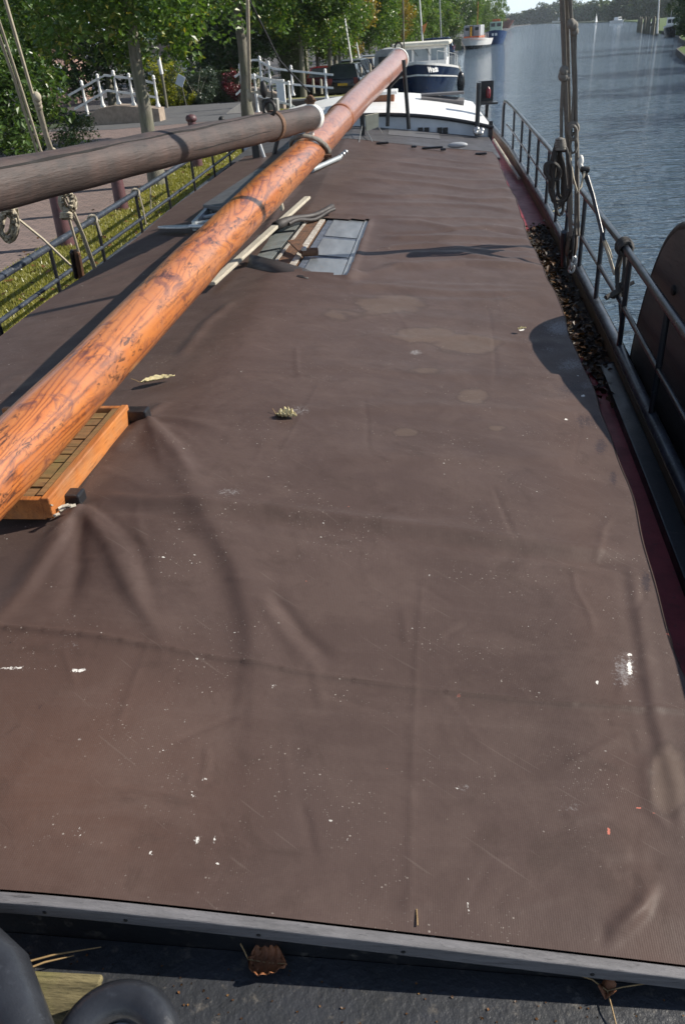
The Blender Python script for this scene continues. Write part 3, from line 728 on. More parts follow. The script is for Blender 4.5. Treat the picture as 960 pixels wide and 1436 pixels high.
def far_shore():
    rng = np.random.default_rng(5)
    C = []; Rr = []
    def blob(px, y, top, w):
        p = atz(px, 36, 0); x = aty(px, 30, y)[0]
        for k in range(9):
            C.append((x+w*rng.normal()*.45, y+6*rng.random(), 1+top*(.10+.58*rng.random()))); Rr.append(w*.35+.6)
    for px, y, top, w in [(700, 980, 10, 12), (712, 980, 11, 14), (724, 975, 10, 13), (736, 975, 11, 13), (748, 975, 14, 13), (757, 975, 15, 14), (766, 972, 19, 15), (776, 970, 20, 16), (786, 965, 20, 16), (796, 900, 17, 14), (804, 850, 17, 14), (812, 800, 15, 12), (820, 760, 11, 11), (828, 730, 12, 11), (836, 700, 13, 11), (844, 660, 13, 10), (852, 620, 10, 9), (860, 590, 10, 9), (868, 560, 11, 8), (876, 545, 12, 7), (884, 540, 16, 6), (890, 535, 17, 6), (898, 530, 12, 7), (907, 525, 13, 8), (915, 525, 13, 8), (924, 525, 14, 8), (934, 525, 15, 9), (944, 525, 15, 9), (690, 990, 12, 14), (680, 995, 12, 14)]:
        blob(px, y, top, w)
    P = clump_points(52000, np.array(C), np.array(Rr), rng); P[:, 2] = np.abs(P[:, 2]-.3)+.3
    V, Fq, tone = leaf_cloud(P, 2.1, rng, .9)
    o = npmesh('far_wood', V, Fq, LEAF['shore'], None, {'tone': tone}); tag(o, 'long distant line of trees on the far shore', 'woodland', kind='stuff')
    make_tree('poplar', (aty(858.5, 25, 588)[0], 588, .5), 1.5, .3, 1.9, 17, 2500, .8, 'shore', 150, 'single pointed tree standing above the far tree line', None, nclump=40, clr=1.0)
far_shore()

# ------------------------------------------------------------------ bridge railings, posts, houses
def baluster(mb, p, h, r=.055):
    prof = [(r*1.7, 0), (r*1.7, .05), (r*1.0, .12), (r*.8, h*.35), (r*1.15, h*.46), (r*.75, h*.55), (r*.75, h*.83), (r*1.3, h*.87), (r*.9, h*.91), (r*1.15, h*.95), (r*.6, h*.99), (.005, h)]
    mb.lathe(prof, p, 12)
def railing(name, label, posts, hs, rails, base=None, cat='railing', r=.055, rw=.075):
    p0 = posts[0]
    t = empty(name, p0, label, cat)
    for p, h in zip(posts, hs):
        mb = MB(); baluster(mb, p, h, r); mb.build('post', M['whitewash'], t)
    for pl in rails:
        mb = MB()
        for a, b in zip(pl, pl[1:]): mb.beam(a, b, rw*.6, rw)
        mb.build('rail', M['whitewash'], t)
    if base: base(t)
    return t
def bridges():
    Y = 32.0
    bs = [(124, 163), (145, 150), (167, 146), (188, 148), (222, 150)]; tp = [(113, 112), (136, 103), (158, 98), (179, 102), (213, 105)]
    posts = [aty(*q, Y) for q in bs]; hs = [aty(*q, Y)[2]-b[2] for q, b in zip(tp, posts)]
    up = [aty(*q, Y) for q in [(96, 134), (146.5, 105.5), (191, 110.5), (218, 117)]]; lo = [aty(*q, Y) for q in [(105, 153), (150, 127), (193, 132), (222, 137)]]
    def base(t):
        mb = MB(); P = [aty(*q, Y-.02) for q in [(118, 172), (124, 164), (143, 151), (167, 146.5), (190, 148), (226, 151)]]
        o = [tuple(P[0]-np.array([0, 0, .3]))]+[tuple(p) for p in P]+[(P[-1][0], P[-1][1], .9)]
        mb.prism([(a, b-.35, c) for a, b, c in o], (0, .75, 0)); mb.build('stone_base', M['stone'], t, bevel=.02)
    railing('bridge_railing', 'white humped bridge railing left of the nearest tree trunk', posts, hs, [up, lo], base)
    Y = 38.0
    bs = [(368, 124), (380, 128), (411, 134), (458, 139)]; tp = [(362, 78), (375, 85), (407, 91), (454, 96)]
    posts = [aty(*q, Y) for q in bs]; hs = [aty(*q, Y)[2]-b[2] for q, b in zip(tp, posts)]
    pts = lambda L, y=Y: [aty(*q, y) for q in L]
    def base2(t):
        mb = MB(); P = pts([(352, 122), (368, 124.5), (384, 129), (398, 134)])
        mb.prism([(P[0][0], Y-.3, .3)]+[(p[0], Y-.3, p[2]) for p in P]+[(P[-1][0], Y-.3, .3)], (0, .7, 0)); mb.build('stone_base', M['stone'], t, bevel=.02)
        p = pts([(399, 118)])[0]; MB().box((p[0]-.12, Y-.42, p[2]-.25), (.34, .22, .9)).build('white_plate', M['white'], t, bevel=.01)
    railing('bridge_railing', 'white railing that steps down from the bridge hump to the nearest dark car', posts, hs, [pts([(353, 84), (362, 84.5), (382, 96), (407, 99), (467, 105)]), pts([(355, 103.5), (379, 115), (407, 118), (467, 123.5)])], base2)
    Y = 33.3
    bs = [(362, 159), (408, 157)]; tp = [(356, 103), (402, 113)]
    posts = [aty(*q, Y) for q in bs]; hs = [aty(*q, Y)[2]-b[2] for q, b in zip(tp, posts)]
    railing('canal_railing', 'short white railing with two posts behind the end of the dark spar', posts, hs, [pts([(340, 101), (357, 107), (372, 110), (404, 117)], Y), pts([(357, 133), (407, 147), (414, 151)], Y)])
    # splayed end of the far parapet left of the dark trunk
    Y = 34.5
    bs = [(341, 136)]; tp = [(335, 89)]
    posts = [aty(*q, Y) for q in bs]; hs = [aty(*q, Y)[2]-b[2] for q, b in zip(tp, posts)]
    railing('bridge_railing', 'white railing end with one post, mostly behind the dark trunk', posts, hs, [pts([(329, 108), (336, 103), (352, 84)], Y), pts([(331, 133), (338, 126), (354, 108)], Y)])
    # low bridge slab
    mb = MB(); n = 8
    up = [(-16+ (9.2)*i/n, 0, 1.0+.30*math.sin(math.pi*i/n)) for i in range(n+1)]
    o = [(-7.4-.0, 33.0, .98)]
    V = []; 
    prof = [(32.6, .985), (34, 1.08), (36, 1.16), (38, 1.08), (39.6, .975)]
    mb.prism([(-7.2, y, z) for y, z in prof]+[(-7.2, 39.6, .7), (-7.2, 32.6, .7)], (-5.2, 0, 0))
    o = mb.build('bridge_deck', M['tarmac'], bevel=.02); tag(o, 'low humped tarmac bridge carrying the lane over the side canal', 'bridge')
    # grey sluice post with an iron bracket
    b = aty(386, 168, 30.5); t = empty('stone_post', (b[0], 30.5, .98), 'grey squared post with black iron bracket beyond the dark spar', 'post')
    top = aty(383, 138, 30.5)[2]
    MB().box((b[0], 30.5, (top+.95)/2), (.32, .40, top-.95)).build('shaft', M['concrete'], t, bevel=.03)
    MB().box((b[0]-.26, 30.42, (top+.95)/2-.02), (.26, .34, top-.98)).build('timber', M['black'], t, bevel=.02)
    mb = MB(); mb.tube([(b[0]-.34, 30.2, top-.02), (b[0]+.02, 30.2, top+.02), (b[0]+.02, 30.2, top+.42)], .035, 6); mb.tube([(b[0]+.03, 30.24, top), (b[0]+.06, 30.24, .98)], .03, 6); mb.build('bracket', M['iron'], t)
    # purple mooring bollards
    for q, lab in (((95, 345), 'purple-brown mooring post on the grass, behind the hanging rope coil'), ((172, 295), 'purple-brown mooring post on the grass, below the middle of the dark spar'), ((278, 235), 'purple-brown mooring post on the grass, farthest, near the spar tip')):
        p = atz(*q, 1.0); t = empty('mooring_post', p, lab, 'bollard', 'mooring posts on the grass')
        mb = MB(); mb.lathe([(.115, -.02), (.105, .3), (.092, .8), (.088, .92)], p, 16); mb.build('shaft', M['bollard'], t)
        mb = MB(); mb.lathe([(.088, .92), (.118, .95), (.12, 1.0), (.09, 1.05), (.01, 1.07)], p, 16); mb.build('cap', M['bollard'], t)
    # black ball finial post seen over the spar
    p = aty(311, 168, 21.5); t = empty('low_post', (p[0], p[1], 1.0), 'small dark ball-topped post seen just above the spar', 'post')
    MB().lathe([(.05, -.02), (.045, p[2]-1.03)], (p[0], p[1], 1.0), 10).build('shaft', M['iron'], t); MB().sphere(p, .085).build('ball', M['iron'], t)
    # short grey posts along the quay edge by the cars
    for k, (q, z, lab) in enumerate([((440, 130), .97, 'short grey wooden post under the railing, nearer to the trunk'), ((451, 131), .97, 'short grey wooden post under the railing, nearer to the car')]):
        p = atz(*q, z); o = MB().lathe([(.055, -.03), (.055, .55), (.03, .62)], p, 8).build('short_post', M['pole']); tag(o, lab, 'post', 'short posts by the railing')
    for k, y in enumerate((47.5, 52, 57, 63, 69, 76)):
        p = (qx(y)-.45, y, .38); o = MB().lathe([(.07, -.03), (.065, 1.35), (.03, 1.42)], p, 8).build('quay_post', M['pole'])
        tag(o, ['first', 'second', 'third', 'fourth', 'fifth', 'sixth'][k]+' grey wooden post on the quay edge beside the cars, counted from the barge', 'post', 'wooden posts along the quay edge')
    # houses behind the gardens
    def house(x, y, w, d, h, lab):
        t = empty('brick_house', (x, y, .38), lab, 'house'); z = .38
        MB().box((x, y, z+h/2), (w, d, h)).build('wall', M['houseb'], t)
        mb = MB(); mb.prism([(x-w/2-.3, y-d/2-.3, z+h), (x+w/2+.3, y-d/2-.3, z+h), (x, y-d/2-.3, z+h+w*.45)], (0, d+.6, 0)); rf = mb.build('roof', M['tile'], t)
        MB().box((x+w*.2, y, z+h+w*.42), (.6, .6, 1.1)).build('chimney', M['houseb'], rf)
        for fx in (-.28, .28):
            for fz in (1.6, 4.2):
                f = MB().box((x+fx*w, y-d/2-.02, z+fz), (1.3, .10, 1.6)).build('window', M['white'], t); MB().box((x+fx*w, y-d/2-.075, z+fz), (1.1, .03, 1.4)).build('pane', M['litglass'], f)
        dr = MB().box((x, y-d/2-.02, z+1.05), (1.0, .10, 2.1)).build('door', M['white'], t); MB().box((x+.35, y-d/2-.09, z+1.0), (.04, .05, .14)).build('handle', M['iron'], dr)
        for fz in (1.6, 4.2):
            f = MB().box((x+w/2+.02, y-d*.2, z+fz), (.10, 1.3, 1.6)).build('window', M['white'], t); MB().box((x+w/2+.075, y-d*.2, z+fz), (.03, 1.1, 1.4)).build('pane', M['litglass'], f)
    house(-27, 58, 8, 8, 5.6, 'brick house with white windows glimpsed through the leaves at left')
    house(-21, 84, 9, 8, 5.8, 'second brick house farther behind the garden trees')
    # garden odds and ends
    a = aty(222, 80, 36); b = aty(227, 104, 36); a0 = (b[0], 36, .97); mb = MB(); mb.tube([a0, b], .06, 8); o = empty('white_post', a0, 'slim white post above the yellow-green shrub', 'post'); mb.build('shaft', M['bark'], o); MB().tube([b, a], .075, 8).build('top', M['white'], o)
    p = aty(253, 113, 38.6); t = empty('garden_sign', (p[0], 38.6, .97), 'small pale tilted board among the shrubs by the hedge', 'sign'); MB().box(p, (.34, .04, .42), Matrix.Rotation(.5, 3, 'Y')).build('board', M['bluewhite'], t); MB().tube([(p[0]+.1, 38.65, .95), (p[0], 38.65, p[2])], .02, 6).build('stake', M['bark'], t)
bridges()

# ------------------------------------------------------------------ cars
def make_car(paint, label, kind='suv', plate=True):
    """local frame: rear at y=-2.15 faces the camera, front towards +y"""
    t = local_empty('parked_car', label, 'car', 'cars parked along the quay')
    L, W = 4.3, 1.78; hb = .98; ht = 1.62 if kind == 'suv' else 1.46
    secs = [(-2.15, .42, .86, .80), (-2.10, .30, .95, .85), (-1.6, .22, hb, .885), (-.6, .20, hb, .89), (.8, .20, hb-.02, .89), (1.5, .22, .90, .875), (2.0, .28, .78, .82), (2.15, .42, .62, .70)]
    V = []; Fc = []
    for y, z0, z1, hw in secs:
        V += [(-hw*.93, y, z0), (hw*.93, y, z0), (hw, y, (z0+z1)*.5), (hw*.97, y, z1-.06), (hw*.90, y, z1), (-hw*.90, y, z1), (-hw*.97, y, z1-.06), (-hw, y, (z0+z1)*.5)]
    k = 8; n = len(secs)
    for i in range(n-1):
        for j in range(k): Fc.append((i*k+j, i*k+(j+1) % k, (i+1)*k+(j+1) % k, (i+1)*k+j))
    Fc.append(tuple(range(k-1, -1, -1))); Fc.append(tuple((n-1)*k+j for j in range(k)))
    MB().add(V, Fc, True).build('body', paint, t)
    r0, r1 = (-2.06, -1.78) if kind == 'suv' else (-2.0, -1.45)
    MB().add([(-.78, r0, hb-.02), (.78, r0, hb-.02), (.80, 1.15, hb-.03), (-.80, 1.15, hb-.03), (-.60, r1, ht-.05), (.60, r1, ht-.05), (.58, .25, ht-.05), (-.58, .25, ht-.05)],
             [(0, 1, 5, 4), (1, 2, 6, 5), (2, 3, 7, 6), (3, 0, 4, 7), (4, 5, 6, 7)]).build('window', M['glass'], t)
    MB().add([(-.63, r1-.03, ht-.06), (.63, r1-.03, ht-.06), (.61, .30, ht-.06), (-.61, .30, ht-.06), (-.52, r1+.1, ht), (.52, r1+.1, ht), (.50, .12, ht), (-.50, .12, ht)],
             [(3, 2, 1, 0), (0, 1, 5, 4), (1, 2, 6, 5), (2, 3, 7, 6), (3, 0, 4, 7), (4, 5, 6, 7)]).build('roof', paint, t, bevel=.02)
    for sx in (-1, 1):
        mb = MB(); mb.beam((sx*.775, r0+.02, hb), (sx*.60, r1, ht-.05), .09, .05, up=(1, 0, 0)); mb.beam((sx*.81, -.4, hb), (sx*.61, -.4, ht-.05), .05, .09, up=(1, 0, 0)); mb.beam((sx*.80, 1.15, hb), (sx*.59, .25, ht-.05), .05, .05, up=(1, 0, 0)); mb.build('pillar', paint, t)
        lz = .84; MB().box((sx*.70, -2.13, lz), (.24, .12, .30 if kind == 'suv' else .2)).build('tail_light', M['redlens'], t, bevel=.02)
        MB().box((sx*.62, 2.08, .66), (.34, .14, .15)).build('headlight', M['white'], t, bevel=.02)
        MB().box((sx*.97, .75, 1.0), (.20, .10, .13)).build('mirror', paint, t, bevel=.03)
        for wy in (-1.35, 1.35):
            w = MB().lathe([(.20, -.10), (.32, -.10), (.34, -.06), (.34, .06), (.32, .10), (.20, .10)], (sx*.80, wy, .34), 18, (1, 0, 0)).build('wheel', M['tyre'], t); MB().lathe([(.02, -.115), (.20, -.105), (.20, .105), (.02, .115)], (sx*.80, wy, .34), 12, (1, 0, 0)).build('rim', M['galv'], w)
    MB().box((0, -2.16, .42), (1.62, .12, .24)).build('bumper', M['black'], t, bevel=.03)
    if plate: MB().box((0, -2.185, .70), (.52, .02, .11)).build('number_plate', M['yellow'], t)
    return t
def cars():
    pb = basic('black_car_paint', (.010, .013, .020), None, 3, .15, bumpst=0, spec=.6); ps = basic('silver_blue_car_paint', (.22, .26, .31), None, 3, .22, .4, 0)
    pc = basic('beige_car_paint', (.42, .38, .32), None, 3, .22, .2, 0); pl = basic('pale_blue_car_paint', (.46, .52, .58), None, 3, .2, .2, 0); pd = basic('dark_blue_van_paint', (.012, .030, .085), None, 3, .2, bumpst=0)
    pn = basic('dark_red_car_paint', (.12, .012, .018), None, 3, .2, bumpst=0)
    def put(t, px, py, y, rz, s=1.0):
        x = aty(px, py, y)[0]; t.location = (x, y, .405); t.rotation_euler = (0, 0, rz); t.scale = (s, s, s)
    put(make_car(pb, 'nearest parked car, black with red tail lights and yellow plate'), 490, 110, 48.5, -.10)
    put(make_car(pn, 'dark red car mostly hidden left of the nearest black car', 'hatch', False), 458, 108, 51.5, -.06)
    put(make_car(ps, 'silver-blue estate car parked behind the black car'), 500, 92, 55.5, -.14)
    put(make_car(pc, 'beige car half hidden behind the silver-blue car', 'hatch'), 516, 86, 63, -.16)
    put(make_car(pl, 'pale blue car farthest in the row before the boom', 'hatch'), 524, 85, 70, -.18)
    t = make_car(pd, 'dark blue van parked beyond the yacht roof', 'suv', False); put(t, 600, 58, 96, 1.45, 1.25)
    t = make_car(pl, 'pale small car beyond the boom tip, left of the blue van', 'hatch', False); put(t, 566, 58, 86, -.2)
cars()

def haze():
    o = MB().box((0, 100, 8.0), (3400, 3400, 22.9)).build('haze', None, kind='stuff', center=False)
    m = bpy.data.materials.new('haze_air'); m.use_nodes = True; nt = m.node_tree; nt.nodes.clear()
    out = nt.nodes.new('ShaderNodeOutputMaterial'); v = nt.nodes.new('ShaderNodeVolumePrincipled'); v.inputs['Density'].default_value = HAZE; v.inputs['Color'].default_value = (.80, .90, 1, 1); v.inputs['Anisotropy'].default_value = .2
    nt.links.new(v.outputs[0], out.inputs['Volume']); o.data.materials.clear(); o.data.materials.append(m)
    tag(o, 'thin pale daylight haze over the canal', 'haze')
HAZE = .00015
haze()

# ------------------------------------------------------------------ other boats
def hull_mesh(L, hb, zb, zs, bow=1.0, n=18, stern=.8, z0=0.0, z1=1.0, grow=0.0, rake=.12):
    """band of a hull between the fractions z0..z1 of its height; bow at y=0 (towards -y)"""
    mb = MB(); V = []; m = 5
    for i in range(n+1):
        t = i/n; w = hb*min(1, math.sin(min(1, t*2.2/bow+.0)*math.pi/2)**.62) if t > 0 else .02
        if t > .7: w *= lerp(1, stern, ((t-.7)/.3)**2)
        zt = lerp(zb, zs, min(1, t*1.5)**.8)
        for j in range(m+1):
            f = lerp(z0, z1, j/m)
            ww = (w+grow)*(.55+.45*f**.6) if t < .95 else (w+grow)*(.7+.3*f)
            yy = t*L + (1-t)*L*rake*(1-f)
            V.append((ww, yy, -.3+(zt+.3)*f))
    k = m+1; N = len(V)
    V2 = V+[(-x, y, z) for x, y, z in V]; Fc = []
    for i in range(n):
        for j in range(m):
            a, b, c, d = i*k+j, (i+1)*k+j, (i+1)*k+j+1, i*k+j+1
            Fc += [(a, b, c, d), (N+d, N+c, N+b, N+a)]
    for j in range(m):  # stem and transom
        Fc += [(j, j+1, N+j+1, N+j), (n*k+j, N+n*k+j, N+n*k+j+1, n*k+j+1)]
    mb.add(V2, Fc, True)
    return mb
def deck_mesh(L, hb, zb, zs, bow=1.0, n=18, stern=.8, drop=.12):
    mb = MB(); V = []
    for i in range(n+1):
        t = i/n; w = hb*min(1, math.sin(min(1, t*2.2/bow)*math.pi/2)**.62) if t > 0 else .02
        if t > .7: w *= lerp(1, stern, ((t-.7)/.3)**2)
        z = lerp(zb, zs, min(1, t*1.5)**.8)-drop
        V += [(-w*.97, t*L+.03, z), (w*.97, t*L+.03, z)]
    mb.add(V, [(2*i, 2*i+1, 2*i+3, 2*i+2) for i in range(n)]); return mb
def lettering(name, txt, mat, parent, loc, rot, size, depth=.006):
    cu = bpy.data.curves.new(name, 'FONT'); cu.body = txt; cu.size = size; cu.extrude = depth; cu.align_x = 'CENTER'; cu.align_y = 'CENTER'; cu.offset = .006
    o = bpy.data.objects.new(name, cu); COL.objects.link(o)
    dg = bpy.context.evaluated_depsgraph_get(); me = bpy.data.meshes.new_from_object(o.evaluated_get(dg))
    bpy.data.objects.remove(o); me.materials.clear(); me.materials.append(mat)
    o = bpy.data.objects.new(name, me); COL.objects.link(o); o.location = loc; o.rotation_euler = rot
    if parent: o.parent = parent
    WO[o.name] = (0, 0, 0)
    return o
def boats():
    # --- the blue and white yacht behind the barge
    t = local_empty('motor_yacht', 'dark blue motor yacht with white wheelhouse moored bow-on behind the barge', 'yacht')
    L, hb, zb, zs = 12.0, 1.85, 2.05, 1.35
    hull_mesh(L, hb, zb, zs, 1.0, z0=0, z1=.74).build('hull', M['navy'], t)
    hull_mesh(L, hb, zb, zs, 1.0, z0=.745, z1=.775, grow=.03).build('rubbing_strake', M['white'], t)
    hull_mesh(L, hb, zb, zs, 1.0, z0=.78, z1=.955).build('sheer_band', M['navy'], t)
    hull_mesh(L, hb, zb, zs, 1.0, z0=.955, z1=1.0, grow=.025).build('gunwale', M['white'], t)
    deck_mesh(L, hb, zb, zs).build('deck', M['white'], t)
    # wheelhouse
    z0 = 1.55; wx = 1.25; y0, y1 = 3.6, 7.6
    wl = MB().box((0, (y0+y1)/2, z0+.2), (2*wx, y1-y0, .42)); wl.box((0, (y0+y1)/2, z0+.98), (2*wx*.96, y1-y0-.1, .12))
    for x in (-wx*.97, -wx*.34, wx*.34, wx*.97):
        wl.beam((x, y0+.05, z0+.38), (x*.97, y0+.12, z0+.95), .13, .13, up=(0, 1, 0)); wl.beam((x, y1-.05, z0+.38), (x*.97, y1-.12, z0+.95), .13, .13, up=(0, 1, 0))
    wl.build('wheelhouse', M['white'], t, bevel=.02)
    for x0, x1 in ((-.93, -.37), (-.30, .30), (.37, .93)):
        f = MB().box(((x0+x1)/2*wx, y0+.12, z0+.66), ((x1-x0)*wx*.98, .03, .54)).build('window', M['litglass'], t)
    for s in (-1, 1):
        MB().box((s*wx*.95, (y0+y1)/2, z0+.66), (.03, y1-y0-.5, .50)).build('window', M['litglass'], t)
    MB().box((0, (y0+y1)/2-.1, z0+1.13), (2*wx+.35, y1-y0+.6, .17)).build('roof', M['cream'], t, bevel=.06)
    for x in (-.4, .25):
        mb = MB(); mb.tube([(x, y0+.02, z0+.93), (x+.22, y0-.02, z0+.62)], .012, 5); mb.build('wiper', M['black'], t)
    mb = MB()
    rp = []
    for i in range(13):
        tt = .02+.5*i/12; w = hb*math.sin(min(1, tt*2.2)*math.pi/2)**.62*.94; rp.append((w, tt*L, lerp(zb, zs, min(1, tt*1.5)**.8)))
    for s in (-1, 1):
        mb.tube([(s*x, y, z+.52) for x, y, z in rp[2:]], .018, 6)
        for x, y, z in rp[2::2]: mb.tube([(s*x, y, z-.02), (s*x, y, z+.52)], .014, 5)
    mb.build('guard_rail', M['galv'], t)
    mb = MB(); mb.tube([(-.72, 2.1, 1.8), (-.74, 2.1, 4.6)], .035, 6); mb.build('bow_pole', M['bark'], t)
    for i, (y, z) in enumerate(((2.6, .95), (3.5, .9))):
        x = hb*1.03+.1; MB().sphere((x, y, z), (.19, .19, .50), 12, 9).build('fender', M['fender'], t)
        MB().tube([(x, y, z+.45), (x-.12, y, 1.7)], .012, 5).build('fender_line', M['rope'], t)
    # name on the bow
    tt = .065; w = lambda a: hb*math.sin(min(1, a*2.2)*math.pi/2)**.62
    zt = lambda a: lerp(zb, zs, min(1, a*1.5)**.8)
    a0, a1 = .035, .095; f = .87
    def hp(a): ww = w(a)*(.55+.45*f**.6); return Vector((ww, a*L+(1-a)*L*.12*(1-f), -.3+(zt(a)+.3)*f))
    A, B = hp(a0), hp(a1); d = (B-A); ang = math.atan2(d.y, d.x); nrm = Vector((math.sin(ang), -math.cos(ang), 0))
    lettering('boat_name', 'Weda', M['white'], t, (A+B)/2+nrm*.05+Vector((0, 0, .0)), (R(82), 0, ang), .36, .01)
    # white pole with an orange pennant at the stern rail
    st = aty(606, 100, 44.3)
    t.location = (aty(598, 100, 43)[0]-.5, 42.0, .0); t.rotation_euler = (0, 0, R(-4))
    # --- flagpoles and masts beyond
    def pole(px0, py0, px1, py1, y, r, lab, mat='white', name='mast', ext=6):
        b = aty(px1, py1, y); a = aty(px0, py0, y); d = (a-b)/np.linalg.norm(a-b)
        e = empty(name, (b[0], b[1], .38), lab, 'pole'); foot = b-d*((b[2]-.38)/d[2])
        MB().tube([foot, b, a, a+d*ext], [r*1.2, r, r*.9, r*.6], 8).build('shaft', M[mat], e); return e, a
    e, a = pole(588, 0, 592, 55, 60, .05, 'white flagpole with a small orange pennant behind the yacht'); 
    p = aty(591, 36, 60); MB().add([(p[0]+.03, 60, p[2]), (p[0]+.34, 59.85, p[2]+.15), (p[0]+.26, 59.9, p[2]-.12), (p[0]+.10, 60, p[2]-.5)], [(0, 1, 2, 3)]).build('pennant', basic('orange_cloth', (.80, .30, .10), None, 3, .8, bumpst=0), e, solid=.01)
    pole(616, 0, 618, 52, 100, .07, 'slim grey mast above the right end of the yacht roof', 'greysteel', ext=8)
    e, a = pole(480, 8, 492, 83, 52, .06, 'white pole leaning left above the parked cars', 'white', 'leaning_pole', .1)
    e, a = pole(500, 62, 504, 84, 58, .05, 'short white pole beside the silver-blue car', 'white', 'leaning_pole', .1)
    # --- grey-covered launch left of the yacht, mostly behind the boom
    t = local_empty('covered_launch', 'launch with grey canvas cover between the boom tip and the quay', 'boat')
    hull_mesh(8, 1.2, 1.2, 1.0).build('hull', M['blackhull'], t); deck_mesh(8, 1.2, 1.2, 1.0).build('deck', M['mahog'], t)
    mb = MB(); mb.prism([(-1.1, 1.6, 1.1), (1.1, 1.6, 1.1), (1.0, 1.7, 2.15), (.6, 1.7, 2.4), (-.6, 1.7, 2.4), (-1.0, 1.7, 2.15)], (0, 4.5, 0)); mb.build('canvas_cover', M['canvasgrey'], t, bevel=.05)
    MB().box((0, 1.62, 1.75), (1.5, .05, .5)).build('window', M['glass'], t)
    t.location = (aty(546, 75, 57)[0], 54.5, 0); t.rotation_euler = (0, 0, R(-3))
    # --- white tug with yellow banded funnel
    t = local_empty('tug', 'white-hulled tug with grey cabin and yellow-striped funnel far along the quay', 'boat')
    L = 15
    hull_mesh(L, 2.35, 1.9, 1.5, .75, z0=0, z1=.42).build('hull', M['blackhull'], t); hull_mesh(L, 2.35, 1.9, 1.5, .75, z0=.42, z1=1, grow=.02).build('topsides', M['white'], t)
    deck_mesh(L, 2.35, 1.9, 1.5, .75, drop=.3).build('deck', M['orange'], t)
    MB().box((-.2, 6.0, 1.75), (2.9, 6, .7)).build('deckhouse', M['orange'], t, bevel=.06)
    MB().box((-.3, 6.2, 2.95), (3.1, 4.2, 1.75)).build('cabin', M['greysteel'], t, bevel=.08)
    MB().box((1.15, 4.0, 2.9), (.35, .2, 1.9)).build('white_post', M['white'], t)
    for x in (-1.25, .6): MB().box((x, 4.08, 3.25), (.7, .05, .5)).build('window', M['glass'], t)
    fn = MB().lathe([(.34, 1.5), (.34, 3.75)], (-.35, 3.6, 0), 14).build('funnel', M['blackhull'], t); MB().box((-.35, 3.24, 2.75), (.30, .04, 1.75)).build('yellow_stripe', M['yellow'], fn)
    mb = MB(); mb.tube([(.5, 5, 2), (.5, 5, 7.5)], .05, 6); mb.build('mast', M['orange'], t)
    for k in range(9):
        s = -1 if k % 2 else 1; MB().tube([(s*2.0, 1+k*.9, 1.7), (s*2.0, 1+k*.9, 2.5)], .03, 5).build('stanchion', M['white'], t)
    t.location = (aty(657, 66, 147)[0], 146, 0); t.rotation_euler = (0, 0, R(-14)); t.scale = (.86, .86, .86)
    # --- blue boat beyond the tug
    t = local_empty('blue_boat', 'blue workboat with pale green wheelhouse just beyond the tug', 'boat')
    hull_mesh(13, 2.0, 2.3, 1.7, .8).build('hull', basic('blue_hull_paint', (.015, .05, .16), None, 3, .3, bumpst=0), t); deck_mesh(13, 2.0, 2.3, 1.7, .8).build('deck', M['greysteel'], t)
    MB().box((0, 3.6, 2.75), (2.2, 2.6, 1.7)).build('wheelhouse', basic('pale_green_paint', (.40, .55, .45), None, 3, .4, bumpst=0), t, bevel=.06)
    for x in (-.55, .55): MB().box((x, 2.28, 3.1), (.75, .04, .55)).build('window', M['glass'], t)
    MB().box((0, 3.6, 3.75), (1.4, 1.4, .5)).build('orange_raft', M['orange'], t, bevel=.1)
    for k in range(2): MB().box((-.5+k*.6, .18, 1.6), (.38, .05, .4)).build('white_mark', M['white'], t)
    t.location = (aty(693, 62, 172)[0], 171, 0); t.rotation_euler = (0, 0, R(-6))
    # --- rusty barges
    for px, y, s, lab in ((716, 560, 1.25, 'rust-red cargo barge far off below the distant trees, right one'), (702, 455, .8, 'smaller rust-brown barge far off beside the willow')):
        t = local_empty('cargo_barge', lab, 'boat', 'rusty barges far off')
        hull_mesh(30, 4.5, 3.6, 2.6, .5).build('hull', basic('rust_red_hull', (.20, .055, .035), (.12, .04, .03), .6, .8, bumpst=0), t)
        MB().box((0, 16, 3.4), (6.5, 18, 1.8)).build('cargo', M['rust'], t, bevel=.3); MB().box((0, 27, 5), (5, 3, 4)).build('wheelhouse', M['greysteel'], t, bevel=.1)
        t.location = (aty(px, 40, y)[0], y, 0); t.scale = (s, s, s); t.rotation_euler = (0, 0, R(25))
    # --- right side: jetty piles, moored cruiser, small craft
    a = aty(893, 45, 196); b = aty(919, 50, 158); 
    for k in range(13):
        f = k/12; x, y = lerp(a[0], b[0], f)+rnd.uniform(-.3, .3), lerp(196, 158, f)
        o = MB().lathe([(.26, -1), (.24, 1.6), (.21, 2.2+.5*rnd.random()), (.05, 2.75)], (x, y, 0), 8).build('jetty_pile', M['bark'])
        tag(o, 'dark timber pile in the jetty row on the right, far across the water', 'pile', 'piles of the jetty on the right')
    def small(px, y, lab, s=1.0, hullm='white', cab='white', rz=.3, name='cabin_boat'):
        t = local_empty(name, lab, 'boat', 'small moored cabin boats')
        hull_mesh(7, 1.25, 1.1, .9, .9).build('hull', M[hullm], t); deck_mesh(7, 1.25, 1.1, .9, .9).build('deck', M['white'], t)
        MB().box((0, 3.4, 1.5), (1.9, 2.6, 1.0), taper=.86).build('cabin', M[cab], t, bevel=.08); MB().box((0, 2.1, 1.6), (1.4, .08, .45)).build('window', M['glass'], t)
        t.location = (aty(px, 45, y)[0], y, 0); t.scale = (s, s, s); t.rotation_euler = (0, 0, rz)
